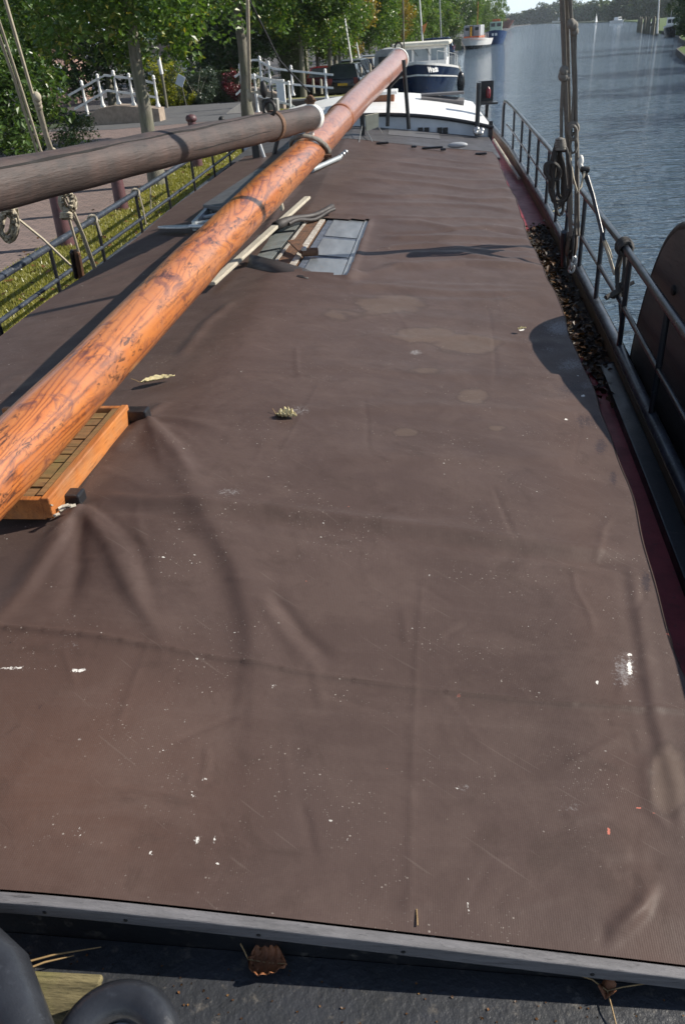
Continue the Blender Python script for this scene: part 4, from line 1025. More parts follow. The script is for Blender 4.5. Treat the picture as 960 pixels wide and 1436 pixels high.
    small(906, 192, 'small white cabin boat behind the left end of the jetty piles', .85, rz=-.2); small(914, 176, 'small white cabin boat behind the right end of the jetty piles', .85, rz=-.15); small(872, 440, 'small white boat far off by the shore under the tall tree', 1.2, rz=.5); small(796, 880, 'tiny white boat by the far shore behind the ropes', 2.2, rz=1.4); small(951, 139, 'grey and white boat nearest the dark bank trees at right', .8, 'greysteel', rz=-.2)
    t = local_empty('moored_cruiser', 'dark-hulled cruiser with white cabin moored beside the right bank', 'boat')
    hull_mesh(12, 2.1, 2.5, 1.8, .8).build('hull', M['blackhull'], t); hull_mesh(12, 2.1, 2.5, 1.8, .8, z0=.86, z1=1, grow=.03).build('gunwale', M['white'], t); deck_mesh(12, 2.1, 2.5, 1.8, .8).build('deck', M['white'], t)
    MB().box((0, 5, 2.9), (3.2, 5, 1.7), taper=.93).build('cabin', M['white'], t, bevel=.08)
    for x in (-.95, 0, .95): MB().box((x, 2.52, 3.05), (.8, .10, .7)).build('window', M['glass'], t)
    mb = MB(); mb.tube([(-.8, 4, 3.6), (-.8, 4, 5)], .04, 5); mb.tube([(.9, 4, 3.6), (.9, 4, 5)], .04, 5); mb.build('aerial', M['white'], t)
    t.location = (aty(939, 50, 140)[0], 139, 0); t.rotation_euler = (0, 0, R(-14)); t.scale = (.62, .62, .68)
    e, a = pole(923.5, 0, 921.5, 33, 152, .13, 'tall white mast at the right end of the jetty', 'white', ext=5)
    # white sail dinghy
    t = local_empty('sailing_dinghy', 'tiny white sailing dinghy far out on the open water', 'boat'); hull_mesh(5, .8, .7, .6).build('hull', M['white'], t)
    MB().add([(0, 2, .9), (0, 4.4, 1.0), (0, 2, 5.6), (1.5, 3.4, 1.0)], [(0, 3, 2), (0, 2, 1)]).build('sail', M['white'], t, solid=.02); MB().tube([(0, 2, .3), (0, 2, 5.8)], .04, 5).build('mast', M['galv'], t)
    t.location = (aty(835, 35, 480)[0], 480, 0); t.scale = (.8, .8, .8)
boats()

# ------------------------------------------------------------------ the barge
def sheer(y): return .0008*np.maximum(y, 0)**2
XR = ([.9, 1.8, 2.4, 3.7, 5.2, 6.3, 8.5, 11.2, 13], [.82, .765, .80, .88, .93, .93, 1.01, 1.05, 1.06])
def xr(y): return np.interp(y, *XR)
def xl(y): return np.interp(y, [0, 5, 8, 13], [-2.54, -2.585, -2.52, -2.39])
XRIDGE = -.98
def base_z(x, y):
    """unwrinkled hatch roof"""
    x = np.asarray(x, float); y = np.asarray(y, float)
    dip = 1-sstep(.9, 2.9, y)                     # the roof droops towards the end board
    ur = (x-XRIDGE)/(xr(y)-XRIDGE); ul = (XRIDGE-x)/(XRIDGE-xl(y)); ul = np.sign(ul)*np.abs(ul)**.86
    zr = 1.985-.115*dip-(.265-.035*dip)*np.sign(ur)*np.abs(ur)**1.08; zl = 1.985-.115*dip-.135*ul
    k = np.interp(y, [1, 3, 5, 7.5, 10], [.030, .018, .009, .004, .003])
    m = np.minimum(zr, zl)
    return m-k*np.log(np.exp(-(zr-m)/k)+np.exp(-(zl-m)/k))+k*.35+sheer(y)
def fdz(x): return 1.70-.065*(x+.9)              # foredeck height
def onhatch(px, py, lift=0.0):
    z = 1.85
    for _ in range(12):
        p = atz(px, py, z+lift); z = float(base_z(p[0], p[1]))
    return atz(px, py, z+lift)
def gun_r(y): return 1.15*np.interp(np.asarray(y)/1.15, [-3, 0, 2, 3.2, 5, 7, 9, 13, 17, 19, 20.5], [.55, .93, 1.07, 1.14, 1.23, 1.30, 1.36, 1.40, 1.28, .85, -.2])
def gun_l(y): return 1.1*np.interp(np.asarray(y)/1.1, [-3, 0, 2, 5, 8, 12, 15, 18, 19.5, 21], [-2.5, -2.9, -3.05, -3.12, -3.10, -3.05, -2.98, -2.75, -2.3, -1.4])
ZR0, ZL0 = 1.31, 1.28            # height of the two gunwale cappings amidships

def dist_poly(X, Y, pts):
    D = np.full(X.shape, 1e9); S = np.zeros(X.shape); T = np.zeros(X.shape)
    cum = 0; seg = []
    for a, b in zip(pts, pts[1:]): seg.append(math.hypot(b[0]-a[0], b[1]-a[1]))
    tot = sum(seg)
    for (a, b), L in zip(zip(pts, pts[1:]), seg):
        dx, dy = b[0]-a[0], b[1]-a[1]
        t = np.clip(((X-a[0])*dx+(Y-a[1])*dy)/(L*L+1e-12), 0, 1)
        qx_, qy_ = X-(a[0]+t*dx), Y-(a[1]+t*dy); d = np.hypot(qx_, qy_)
        sg = np.sign(dx*qy_-dy*qx_)
        m = d < D; D = np.where(m, d, D); S = np.where(m, sg, S); T = np.where(m, (cum+t*L)/tot, T); cum += L
    return D, S, T
WIN = [(518, 307), (487, 388), (352, 371), (398, 303)]     # opening over the uncovered hatch boards

def tarpaulin():
    ys = [.9305]
    while ys[-1] < 11.9: ys.append(ys[-1]+max(.0065, .0048*ys[-1]))
    ys = np.array(ys); nx = 430
    us = np.linspace(0, 1, nx)
    Y, U = np.meshgrid(ys, us, indexing='ij'); X = lerp(xl(Y), xr(Y), U)
    # edge waviness
    wob = .012*np.sin(Y*2.3+.7)+.010*np.sin(Y*5.1)+.006*np.sin(Y*11.3+2)
    X = X + .6*wob*sstep(.93, 1, U)
    Z = base_z(X, Y).copy()
    # soften the ridge near the camera, keep it sharp far off
    def P(L): return [tuple(onhatch(*q)[:2]) for q in L]
    def ridge(L, a, w, fade=(0.0, .12, .88, 1.0), asym=0):
        nonlocal Z
        D, S, T = dist_poly(X, Y, P(L)); f = sstep(fade[0], fade[1]+1e-6, T)*(1-sstep(fade[2], fade[3]+1e-6, T))
        f = np.where(T <= 0, 0, f); f = np.where(T >= 1, 0, f)
        ww = w*(1+asym*S); Z = Z+a*f*np.exp(-(D/ww)**2)
    rng = np.random.default_rng(2)
    # broad folds of the near half
    ridge([(185, 585), (230, 640), (290, 720), (335, 800), (355, 880), (358, 1000), (350, 1120), (348, 1200)], .011, .060, (0, .1, .7, 1), .35)
    ridge([(150, 690), (240, 720), (300, 790), (318, 870), (315, 960)], -.007, .05, (0, .2, .6, 1))
    ridge([(112, 708), (150, 760), (185, 830), (228, 890), (240, 960)], .015, .042, (0, .1, .55, 1), .3)
    ridge([(112, 712), (85, 760), (40, 830), (-30, 900)], .017, .045, (0, .1, .6, 1), -.3)
    ridge([(118, 705), (190, 765), (215, 850), (235, 900)], -.009, .028, (0, .1, .6, 1))
    ridge([(105, 720), (110, 790), (90, 880)], -.014, .035, (0, .1, .6, 1))
    ridge([(118, 700), (220, 705), (400, 715), (600, 738), (800, 768), (905, 778)], .013, .030, (0, .1, .9, 1))
    ridge([(118, 716), (220, 722), (400, 733), (600, 756), (800, 786), (905, 796)], -.008, .028, (0, .1, .9, 1))
    ridge([(360, 830), (400, 890), (450, 940)], .006, .024, (0, .2, .7, 1))
    ridge([(375, 820), (425, 885), (475, 930)], -.007, .022, (0, .2, .7, 1))
    ridge([(200, 590), (250, 640), (285, 700)], .012, .03, (0, .1, .6, 1)); ridge([(208, 588), (260, 590), (330, 610)], .010, .03, (0, .1, .5, 1))
    ridge([(880, 780), (898, 880), (915, 1000), (945, 1110), (958, 1220)], .0045, .022, (0, .15, .85, 1), .2)
    ridge([(868, 790), (882, 890), (900, 1000), (930, 1110)], -.002, .02, (0, .15, .85, 1))
    ridge([(930, 1040), (905, 1085), (912, 1140), (950, 1185)], .0035, .018, (0, .2, .8, 1))
    ridge([(842, 1342), (868, 1310), (900, 1280), (925, 1230)], .014, .016, (0, .06, .5, 1), .3); ridge([(838, 1342), (845, 1320), (850, 1295)], -.010, .012, (0, .05, .5, 1)); ridge([(830, 1340), (800, 1325), (760, 1318)], .007, .014, (0, .05, .5, 1))
    ridge([(570, 1268), (574, 1300)], .004, .03); ridge([(560, 1265), (605, 1270)], .003, .01)
    # crossing folds on the far half
    for k, py in enumerate((222, 232, 243, 256, 270, 287, 302, 316, 331, 347, 358, 372, 398, 412, 440, 470, 520, 570, 640)):
        x0 = 490-(py-215)*.35+rng.uniform(-20, 40) if py < 310 else (530 if py < 385 else 380+rng.uniform(-40, 120)); x1 = 705+(py-215)*.40
        pts = [(lerp(x0, x1, t), py+rng.uniform(-5, 5)+lerp(0, 8, t)) for t in (0, .25, .5, .75, 1)]
        a = rng.uniform(.010, .018)*(1.3 if py < 390 else .5); ridge(pts, a, rng.uniform(.05, .10), (0, .15, .9, 1.0), rng.uniform(-.5, .5))
    ridge([(520, 330), (600, 328), (680, 322), (748, 332)], -.012, .035); ridge([(522, 350), (640, 345), (755, 352)], .014, .04)
    ridge([(470, 395), (560, 372), (650, 368), (765, 380)], .012, .05); ridge([(340, 400), (420, 385), (500, 400), (640, 410), (780, 412)], .014, .06)
    # left slope
    for pts in ([(330, 420), (290, 450), (250, 500)], [(235, 560), (200, 590), (160, 640)], [(420, 260), (390, 290), (370, 330)]): ridge(pts, .012, .04)
    for k in range(9):
        py = 330+k*28; x = 250-(py-320)*.9; ridge([(x-60, py+10), (x, py-10), (x+60, py-30)], rng.uniform(-.008, .01), .06)
    # raised lips round the opening
    ridge([(352, 371), (400, 378), (487, 391), (505, 380)], .030, .05); ridge([(520, 306), (505, 350), (488, 392)], .012, .03); ridge([(398, 303), (460, 300), (520, 306)], .014, .03)
    # low frequency swell
    for k in range(26):
        a, b, ph = rng.uniform(.6, 3.2), rng.uniform(.5, 2.6), rng.uniform(0, 6.28)
        Z += .0021*np.sin(a*X*rng.choice([-1, 1])+b*Y+ph)*(1.0)
    for k in range(70):
        cx, cy = rng.uniform(30, 930), rng.uniform(400, 1300); an = rng.choice([rng.normal(.12, .15), rng.normal(1.5, .25), rng.uniform(0, 3.14)]); ln = rng.uniform(30, 130)*(.4+cy/1300)
        pts = [(cx+ln*t*math.cos(an)+rng.normal(0, 3), cy+ln*t*math.sin(an)+rng.normal(0, 3)) for t in (-.5, -.15, .2, .5)]
        ridge(pts, rng.uniform(.0008, .0026)*rng.choice([-1, 1, 1]), rng.uniform(.006, .018), (0, .2, .7, 1), rng.uniform(-.5, .5))
    for k in range(14):                                  # tension creases pulled from the batten corners
        ox, oy, a0 = ((118, 712, rng.uniform(.2, 2.6)) if k % 2 else (206, 588, rng.uniform(-.2, 1.2))); ln = rng.uniform(50, 170)
        ridge([(ox, oy), (ox+ln*.5*math.cos(a0), oy+ln*.5*math.sin(a0)), (ox+ln*math.cos(a0+.15), oy+ln*math.sin(a0+.15))], rng.uniform(.0018, .0045), rng.uniform(.008, .016), (0, .08, .3, 1), rng.uniform(-.5, .5))
    # seams: tiny steps
    seam = np.zeros_like(Z)
    for L in ([(-10, 884), (200, 905), (390, 935), (580, 962), (760, 985), (965, 1003)], [(590, 820), (583, 900), (580, 960), (575, 1080), (570, 1330)], [(205, 905), (165, 1010)], [(445, 540), (395, 630)]):
        D, S, T = dist_poly(X, Y, P(L)); sa = .4 if abs(L[0][0]-L[-1][0]) < 90 else 1.9; Z += sa*(.0026*np.exp(-(D/.011)**2)+.0012*np.where(D < .06, S*(1-D/.06), 0)); seam = np.maximum(seam, np.exp(-(D/.003)**2)*(.15+.6*(np.sin(T*37)*.5+.5))*min(1, sa))
    # keep the cloth tidy where it is battened behind the end board
    hold = sstep(.931, 1.03, Y); Zb = base_z(X, Y); Z = lerp(Zb-.003, Z, hold)
    V = np.stack([X, Y, Z], -1)
    px, py = project(V.reshape(-1, 3)); px = px.reshape(X.shape); py = py.reshape(X.shape)
    # painted-on wear, each patch with its own outline
    def ell(L):
        o = np.zeros_like(Z)
        for cx, cy, rx, ry, amp in L: o = np.maximum(o, amp*np.clip(1.25-np.hypot((px-cx)/rx, (py-cy)/ry), 0, 1))
        return o
    puddle = ell([(545, 428, 66, 16, 1), (655, 482, 58, 17, 1), (600, 470, 50, 14, .8), (662, 556, 26, 13, .85), (570, 606, 26, 9, .8), (695, 600, 22, 7, .7), (480, 440, 50, 12, .6), (940, 1100, 36, 60, .62), (585, 520, 40, 8, .5)])
    scuff = ell([(805, 545, 42, 18, .62), (822, 590, 30, 16, .62), (842, 626, 14, 18, .72), (859, 671, 9, 16, .70), (905, 815, 10, 22, .8), (770, 500, 30, 14, .35), (60, 990, 40, 14, .32)])
    chalk = ell([(785, 460, 36, 18, .72), (800, 512, 34, 16, .62), (770, 490, 20, 8, .5), (822, 540, 20, 10, .55), (875, 940, 26, 40, .62), (322, 690, 34, 9, .55), (420, 576, 26, 12, .55), (100, 905, 22, 8, .5), (650, 1105, 16, 10, .5), (582, 494, 14, 6, .7), (650, 825, 60, 40, .15), (800, 1130, 24, 18, .4)])
    spl = ell([(110, 940, 20, 5, .9), (20, 937, 32, 5, .82), (60, 938, 26, 2.2, .7), (113, 1168, 18, 16, .58), (135, 1148, 28, 4, .58), (276, 1178, 6, 9, .95), (300, 1177, 5, 9, .9), (292, 1157, 12, 3, .7), (270, 1110, 14, 22, .55), (286, 1092, 7, 5, .85), (882, 936, 7, 18, .95), (882, 918, 5, 3, 1.3), (837, 957, 4, 3, 1.3), (657, 1270, 5, 15, .8), (655, 1238, 3, 22, .55), (213, 1196, 5, 4, 1.1), (230, 1052, 18, 3, .6), (730, 462, 6, 3, 1.3), (489, 1150, 5, 4, .7), (486, 1177, 3, 4, 1), (640, 1105, 8, 6, .6), (383, 962, 9, 5, .7), (600, 807, 3, 3, 1), (250, 1010, 5, 4, .7), (258, 1010, 5, 6, .7), (810, 1016, 6, 3, .7), (793, 588, 6, 2, 1), (817, 555, 5, 2.5, 1)])
    pink = ell([(853, 1165, 4, 9, 1.1), (938, 889, 8, 3, 1), (895, 1133, 6, 2, 1), (917, 1139, 7, 3, .9), (892, 1209, 8, 2.5, .9), (543, 1077, 4, 2, .9), (429, 814, 4, 2, .9)])
    rust = np.clip(1.1-np.hypot((px-60)/330, (py-1090)/260), 0, 1)*.9 + .25*np.exp(-((px-(760+.16*py-60))/40)**2)*(py > 560)
    # opening
    W = np.array(WIN, float)
    def inside(qx_, qy_):
        r = np.ones(qx_.shape, bool)
        for (ax, ay), (bx, by) in zip(WIN, WIN[1:]+WIN[:1]): r &= ((bx-ax)*(qy_-ay)-(by-ay)*(qx_-ax)) >= 0
        return r
    ins = inside(px, py)
    ny = len(ys); idx = np.arange(ny*nx).reshape(ny, nx)
    q = np.stack([idx[:-1, :-1], idx[:-1, 1:], idx[1:, 1:], idx[1:, :-1]], -1).reshape(-1, 4)
    fi = ins.ravel()[q].all(1); q = q[~fi]
    # hanging hems, all round
    Vf = V.reshape(-1, 3); extra = []; ef = []; n0 = len(Vf); ax = [a.ravel() for a in (puddle, scuff, chalk, spl, pink, rust, seam)]; exi = []
    def hem(line, outdir, drops):
        nonlocal n0
        prev = line
        for k, (dz, do) in enumerate(drops):
            base = Vf[line]; wv = .008*np.sin(np.arange(len(line))*.09+k)+.004*np.sin(np.arange(len(line))*.23)
            nv = base+np.array([outdir[0], outdir[1], 0])*(do+wv*(k > 0))[:, None]+np.array([0, 0, -1.0])*dz
            extra.append(nv); cur = np.arange(n0, n0+len(line)); n0 += len(line); exi.append(line)
            ef.append(np.stack([prev[:-1], prev[1:], cur[1:], cur[:-1]], 1)); prev = cur
    hem(idx[:, -1], (1, 0), [(.008, .006), (.035, .008), (.09, .006), (.16, .0)])
    hem(idx[::-1, 0], (-1, 0), [(.012, .012), (.05, .022), (.13, .026), (.20, .022)])
    hem(idx[-1, ::-1], (0, 1), [(.012, .012), (.05, .03)])
    Vall = np.concatenate([Vf]+extra); qa = np.concatenate([q]+ef); sel = np.concatenate([np.arange(len(Vf))]+exi)
    at = dict(zip(('puddle', 'scuff', 'chalk', 'splash', 'pink', 'rust', 'seam'), [a[sel] for a in ax]))
    o = npmesh('tarpaulin', Vall, qa, M['tarp'], None, at, True)
    return tag(o, 'large brown tarpaulin stretched over the barge hatch, creased and paint-specked', 'tarpaulin')
TARP = tarpaulin()

def barge():
    t = empty('sailing_barge', (-.9, 6, 0), 'black sailing barge with covered hatch, iron railings and white deckhouse', 'boat')
    B = {}
    yy = np.concatenate([np.linspace(-3, 20, 47), np.array([21, 22, 23, 23.5])])
    # hull sides
    V = []; 
    for y in yy:
        s = float(sheer(y))
        V += [(float(gun_l(y))-.06, y, ZL0+s), (float(gun_l(y))-.07, y, .7), (float(gun_l(y))*.97-.1, y, -.6), (float(gun_r(y))*.94+.02, y, -.6), (float(gun_r(y))+.07, y, .7), (float(gun_r(y))+.06, y, ZR0+s)]
    n = len(yy); mb = MB()
    mb.add(V, [(i*6+j, i*6+j+1, (i+1)*6+j+1, (i+1)*6+j) for i in range(n-1) for j in range(5)]+[(0, 1, 2, 3, 4, 5), tuple((n-1)*6+j for j in (5, 4, 3, 2, 1, 0))], True)
    mb.build('hull', M['blackhull'], t)
    ym = yy[yy <= 20]
    # side decks
    for s in (1, -1):
        V = []
        for y in ym:
            z = 1.20+float(sheer(y)) - (.03 if s < 0 else 0)
            if s > 0: V += [(.55, y, z), (float(gun_r(y))-.03, y, z-.002)]
            else: V += [(float(gun_l(y))+.03, y, z), (-2.4, y, z)]
        MB().add(V, [(2*i, 2*i+1, 2*i+3, 2*i+2) for i in range(len(ym)-1)]).build('side_deck', M['red'], t)
        # bulwark with a rounded capping
        g = (lambda y: float(gun_r(y))) if s > 0 else (lambda y: float(gun_l(y)))
        mb = MB(); z0 = 1.15; h = ZR0 if s > 0 else ZL0; V = []
        for y in ym:
            sh = float(sheer(y)); x = g(y)
            V += [(x-s*.035, y, z0+sh), (x-s*.035, y, h+sh), (x+s*.045, y, h+sh), (x+s*.055, y, z0+sh)]
        mb.add(V, [(i*4+j, i*4+(j+1) % 4, (i+1)*4+(j+1) % 4, (i+1)*4+j) for i in range(len(ym)-1) for j in range(4)]+[(0, 1, 2, 3)])
        bw = mb.build('bulwark', M['bulwark'], t)
        mb = MB(); mb.tube([(g(y)+s*.005, y, h+float(sheer(y))+.012) for y in ym], .038, 8); mb.build('capping', M['railgrey'], bw)
    mb = MB(); V = []
    for y in np.linspace(.95, 5.35, 20):
        z = 1.20+float(sheer(y)); g = float(gun_r(y))
        V += [(g-.135, y, z-.01), (g-.13, y, z+.05), (g-.036, y, z+.055), (g-.036, y, z-.01)]
    mb.add(V, [(i*4+j, i*4+(j+1) % 4, (i+1)*4+(j+1) % 4, (i+1)*4+j) for i in range(19) for j in range(4)]+[(0, 1, 2, 3), (79, 78, 77, 76)]); mb.build('waterway_step', M['black'], t, bevel=.006)
    # foredeck
    fd = MB(); fd.prism([(-2.75, -3, fdz(-2.75)), (.85, -3, fdz(.85)), (.99, .2, fdz(.99)), (.99, .928, fdz(.99)), (-2.85, .928, fdz(-2.85)), (-2.85, .2, fdz(-2.85))], (0, 0, -.25)); fd.build('foredeck', M['foredeck'], t)
    # coaming round the hold
    mb = MB()
    V = []
    for y in np.linspace(.93, 12.6, 30):
        V += [(float(xr(y))-.03, y, 1.15), (float(xr(y))-.03, y, float(base_z(xr(y)-.03, y))-.03)]
    mb.add(V, [(2*i, 2*i+1, 2*i+3, 2*i+2) for i in range(29)])
    V = []
    for y in np.linspace(.93, 12.6, 30):
        V += [(float(xl(y))+.03, y, 1.10), (float(xl(y))+.03, y, float(base_z(xl(y)+.03, y))-.03)]
    mb.add(V, [(2*i, 2*i+1, 2*i+3, 2*i+2) for i in range(29)])
    mb.build('hatch_coaming', M['black'], t)
    # end board: follows the roof camber
    xs = np.linspace(-2.52, .86, 40); 
    V = []
    for x in xs:
        z = float(base_z(x, .95))-.004
        V += [(x, .904, z-.042), (x, .902, z), (x, .926, z+.002), (x, .928, z-.042)]
    mb = MB(); mb.add(V, [(i*4+j, (i+1)*4+j, (i+1)*4+(j+1) % 4, i*4+(j+1) % 4) for i in range(39) for j in range(4)]+[(3, 2, 1, 0), (156, 157, 158, 159)])
    eb = mb.build('hatch_end_board', M['greywood'], t, bevel=.003)
    for px in (60, 175, 362, 565, 830):
        p = aty(px, 1290+.12*(px-175), .9); z = float(base_z(p[0], .95))-.028
        MB().lathe([(.0045, 0), (.0045, .002), (.002, .003)], (p[0], .9035, z), 8, (0, -1, 0)).build('screw', M['iron'], eb)
    mb = MB(); V = []
    for x in xs:
        z = float(base_z(x, .95))-.044
        V += [(x, .930, 1.50), (x, .930, z), (x, .938, z)]
    mb.add(V, [(i*3+j, (i+1)*3+j, (i+1)*3+j+1, i*3+j+1) for i in range(39) for j in range(2)]); mb.build('front_coaming', M['black'], t)
    # dark deck between tarpaulin and deckhouse
    def plate(name, x0, x1, y0, y1, dz, mat, n=10, th=.03):
        V = []
        for i in range(n+1):
            x = lerp(x0, x1, i/n)
            V += [(x, y0, float(base_z(min(x, xr(y0)), y0))+dz), (x, y1, float(base_z(min(x, xr(y1)), y1))+dz)]
        return MB().add(V, [(2*i, 2*i+2, 2*i+3, 2*i+1) for i in range(n)]).build(name, mat, t, solid=th)
    plate('hatch_deck', -2.55, 1.12, 11.6, 13.75, -.02, M['darkdeck'], 16)
    pl = plate('patch_plate', -.42, .35, 12.85, 13.55, -.014, basic('lighter_grey_plate', (.13, .13, .135), (.10, .10, .105), 3, .5, bumpst=.1), 4, .003)
    # deckhouse
    yf = 13.6; ye = 18.2; sh = float(sheer(yf))
    xa, xb = -2.75, 1.16
    def rz(x): return 2.262-.0645*(x+.9)**2
    xs = np.linspace(xa, xb, 21)
    mb = MB(); V = []
    for x in xs: V += [(x, yf, 1.45), (x, yf, rz(x))]
    nV = len(V); mb.add(V, [(2*i, 2*i+2, 2*i+3, 2*i+1) for i in range(20)])
    mb.add([(xb, yf, 1.45), (xb, ye, 1.45), (xb, ye, rz(xb)), (xb, yf, rz(xb))], [(0, 1, 2, 3)]); mb.add([(xa, yf, 1.45), (xa, ye, 1.45), (xa, ye, rz(xa)), (xa, yf, rz(xa))], [(3, 2, 1, 0)])
    dh = mb.build('deckhouse', M['bluewhite'], t)  # white walls, their bluish shade put into the base colour
    mb = MB(); V = []
    for x in xs: V += [(x*1.0, yf-.04, rz(x)+.02), (x, ye, rz(x)+.02)]
    mb.add(V, [(2*i, 2*i+2, 2*i+3, 2*i+1) for i in range(20)]); mb.build('roof', M['white'], dh, solid=.04)
    mb = MB(); mb.tube([(x, yf-.055, rz(x)-.002) for x in xs], .028, 8); mb.tube([(xb, y, rz(xb)) for y in np.linspace(yf-.05, ye, 6)], .028, 8); mb.build('roof_trim', M['black'], dh)
    for px in (589, 598, 616, 624):
        p = aty(px, 183, yf-.012); MB().box((p[0], yf-.012, p[2]), (.075, .03, .085)).build('vent', M['black'], dh)
    for px in (688.5,):
        MB().box((xb-.02, yf-.02, 1.86), (.06, .05, .42)).build('corner_post', M['black'], dh)
    # weathered handrail plank on the roof
    yb = 16.6; a, b = aty(590, 138, yb), aty(650, 143, yb)
    bn = MB(); bn.beam((a[0], yb, a[2]), (b[0], yb, b[2]), .09, .16, up=(0, 1, .35)); bn.box(((a[0]+b[0])/2, yb+.12, (a[2]+b[2])/2+.10), (b[0]-a[0], .28, .04)); k = bn.build('roof_bench', M['greywood'], t, bevel=.008)
    for p in (a, b):
        xx = p[0]+(.07 if p is a else -.07); MB().box((xx, yb, (p[2]+rz(xx))/2-.02), (.06, .10, max(.06, p[2]-rz(xx)))).build('leg', M['white'], k)
    # little square ventilator
    p = aty(580, 158, 14.7); MB().box((p[0], 14.7, p[2]), (.12, .12, .10)).build('roof_vent', M['cream'], dh, bevel=.01)
    # companion cabinet
    p = aty(536, 152, 15.8); cb = MB().box((p[0]-.1, 16.1, p[2]+.05), (.62, .6, .34)).build('companion_box', M['mahog'], t, bevel=.01)
    MB().box((p[0]-.1, 16.1, p[2]+.24), (.74, .72, .05)).build('lid', M['white'], cb, bevel=.01)
    # side-light post and box on the right
    p = aty(671, 116, 13.45); q = aty(668, 190, 13.45); MB().tube([q, p], .035, 8).build('side_post', M['rail'], t)
    fz = MB(); 
    for k in range(7): fz.sphere((q[0]+.03+rnd.uniform(-.06, .14), 13.4+rnd.uniform(-.05, .1), q[2]+.02+rnd.uniform(0, .10)), rnd.uniform(.03, .055), 8, 6)
    fz.build('shackle_cluster', M['galv'], t)
    a = aty(680, 120, 15.2); b = aty(680, 142, 15.2)
    lb = MB(); lb.box((a[0]-.09, 15.2, (a[2]+b[2])/2), (.03, .36, .36)); lb.box((a[0]+.03, 15.36, (a[2]+b[2])/2), (.24, .03, .36)); lb.box((a[0]+.05, 15.15, b[2]-.02), (.30, .38, .03)); k = lb.build('light_board', M['black'], t)
    MB().lathe([(.03, 0), (.04, .03), (.04, .12), (.022, .15), (.012, .17)], (a[0]+.05, 15.15, b[2]+.05), 12).build('lantern', M['redlens'], k)
    MB().tube([(a[0]+.04, 15.2, b[2]), (a[0]+.02, 15.2, 1.62)], .03, 7).build('stay', M['iron'], k)
    # railings
    def rail(side):
        ht = .645 if side > 0 else .55
        if side > 0:
            ysr = np.linspace(-1.2, 15.6, 30); g = lambda y: float(gun_r(y)); z0 = lambda y: ZR0+.01+float(sheer(y)); st = [1.15*q for q in (-.2, .8, 1.8, 2.8, 3.75, 4.72, 5.66, 6.5, 7.36, 8.1, 8.95, 9.85, 10.7, 11.6, 12.7)]
            rm, sm = M['rail'], M['rail']
        else:
            ysr = np.linspace(-1, 15.6, 30); g = lambda y: float(gun_l(y))+.10; z0 = lambda y: ZL0-.01+float(sheer(y)); st = [1.1*q for q in (3.0, 4.2, 5.35, 6.45, 7.55, 8.75, 9.9, 11.1, 12.25, 13.3)]
            rm, sm = M['railgrey'], M['black']
        mb = MB(); top = [(g(y), y, z0(y)+ht) for y in ysr]; r = .026 if side > 0 else .030
        if side > 0: top = top[:-1]+[(g(15.7), 15.7, z0(15.7)+ht), (g(16), 16.0, z0(16)+ht-.02), (g(16.1), 16.1, z0(16)+ht-.12), (g(16.1), 16.12, z0(16))]
        else: top = top+[(g(15.7), 15.8, z0(15.7))]
        mb.tube(top, r, 10); o = mb.build('railing', rm, t)
        mb = MB(); mb.tube([(g(y), y, z0(y)+ht*.46) for y in ysr], r*.66, 8); mb.build('lower_rail', rm, o)
        for y in st: MB().tube([(g(y), y, z0(y)-.02), (g(y), y, z0(y)+ht)], .019, 8).build('stanchion', sm, o)
    rail(1); rail(-1)
    # black winch fittings at lower left
    a = atz(-62, 1296, 1.84); b = atz(46, 1485, 1.80)
    mb = MB(); mb.tube([a, (a+b)/2+np.array([.015, .02, .01]), b], [.048, .054, .052], 20); mb.build('curved_pipe', M['wornblack'], t)
    c = atz(160, 1466, 1.785); mb = MB(); mb.tube([(c[0]+.088*math.cos(u), c[1]+.088*math.sin(u)*.9, c[2]-.02+.02*math.sin(u)) for u in np.linspace(0, 2*math.pi, 40, endpoint=False)], .036, 14, closed=True); k = mb.build('fairlead_ring', M['wornblack'], t)
    MB().lathe([(.046, -.06), (.046, -.012), (.036, -.004), (.01, -.002)], c, 18).build('white_hub', M['bandwhite'], k)
    p = aty(125, 1400, .9); a = atz(15, 1395, 1.71); b = atz(136, 1395, 1.71)
    mb = MB(); mb.box(((a[0]+b[0])/2, (a[1]+b[1])/2-.005, 1.708), (b[0]-a[0], .095, .018)); mb.build('chafing_plank', M['lichen'], t, bevel=.004)
    return t
BARGE = barge()

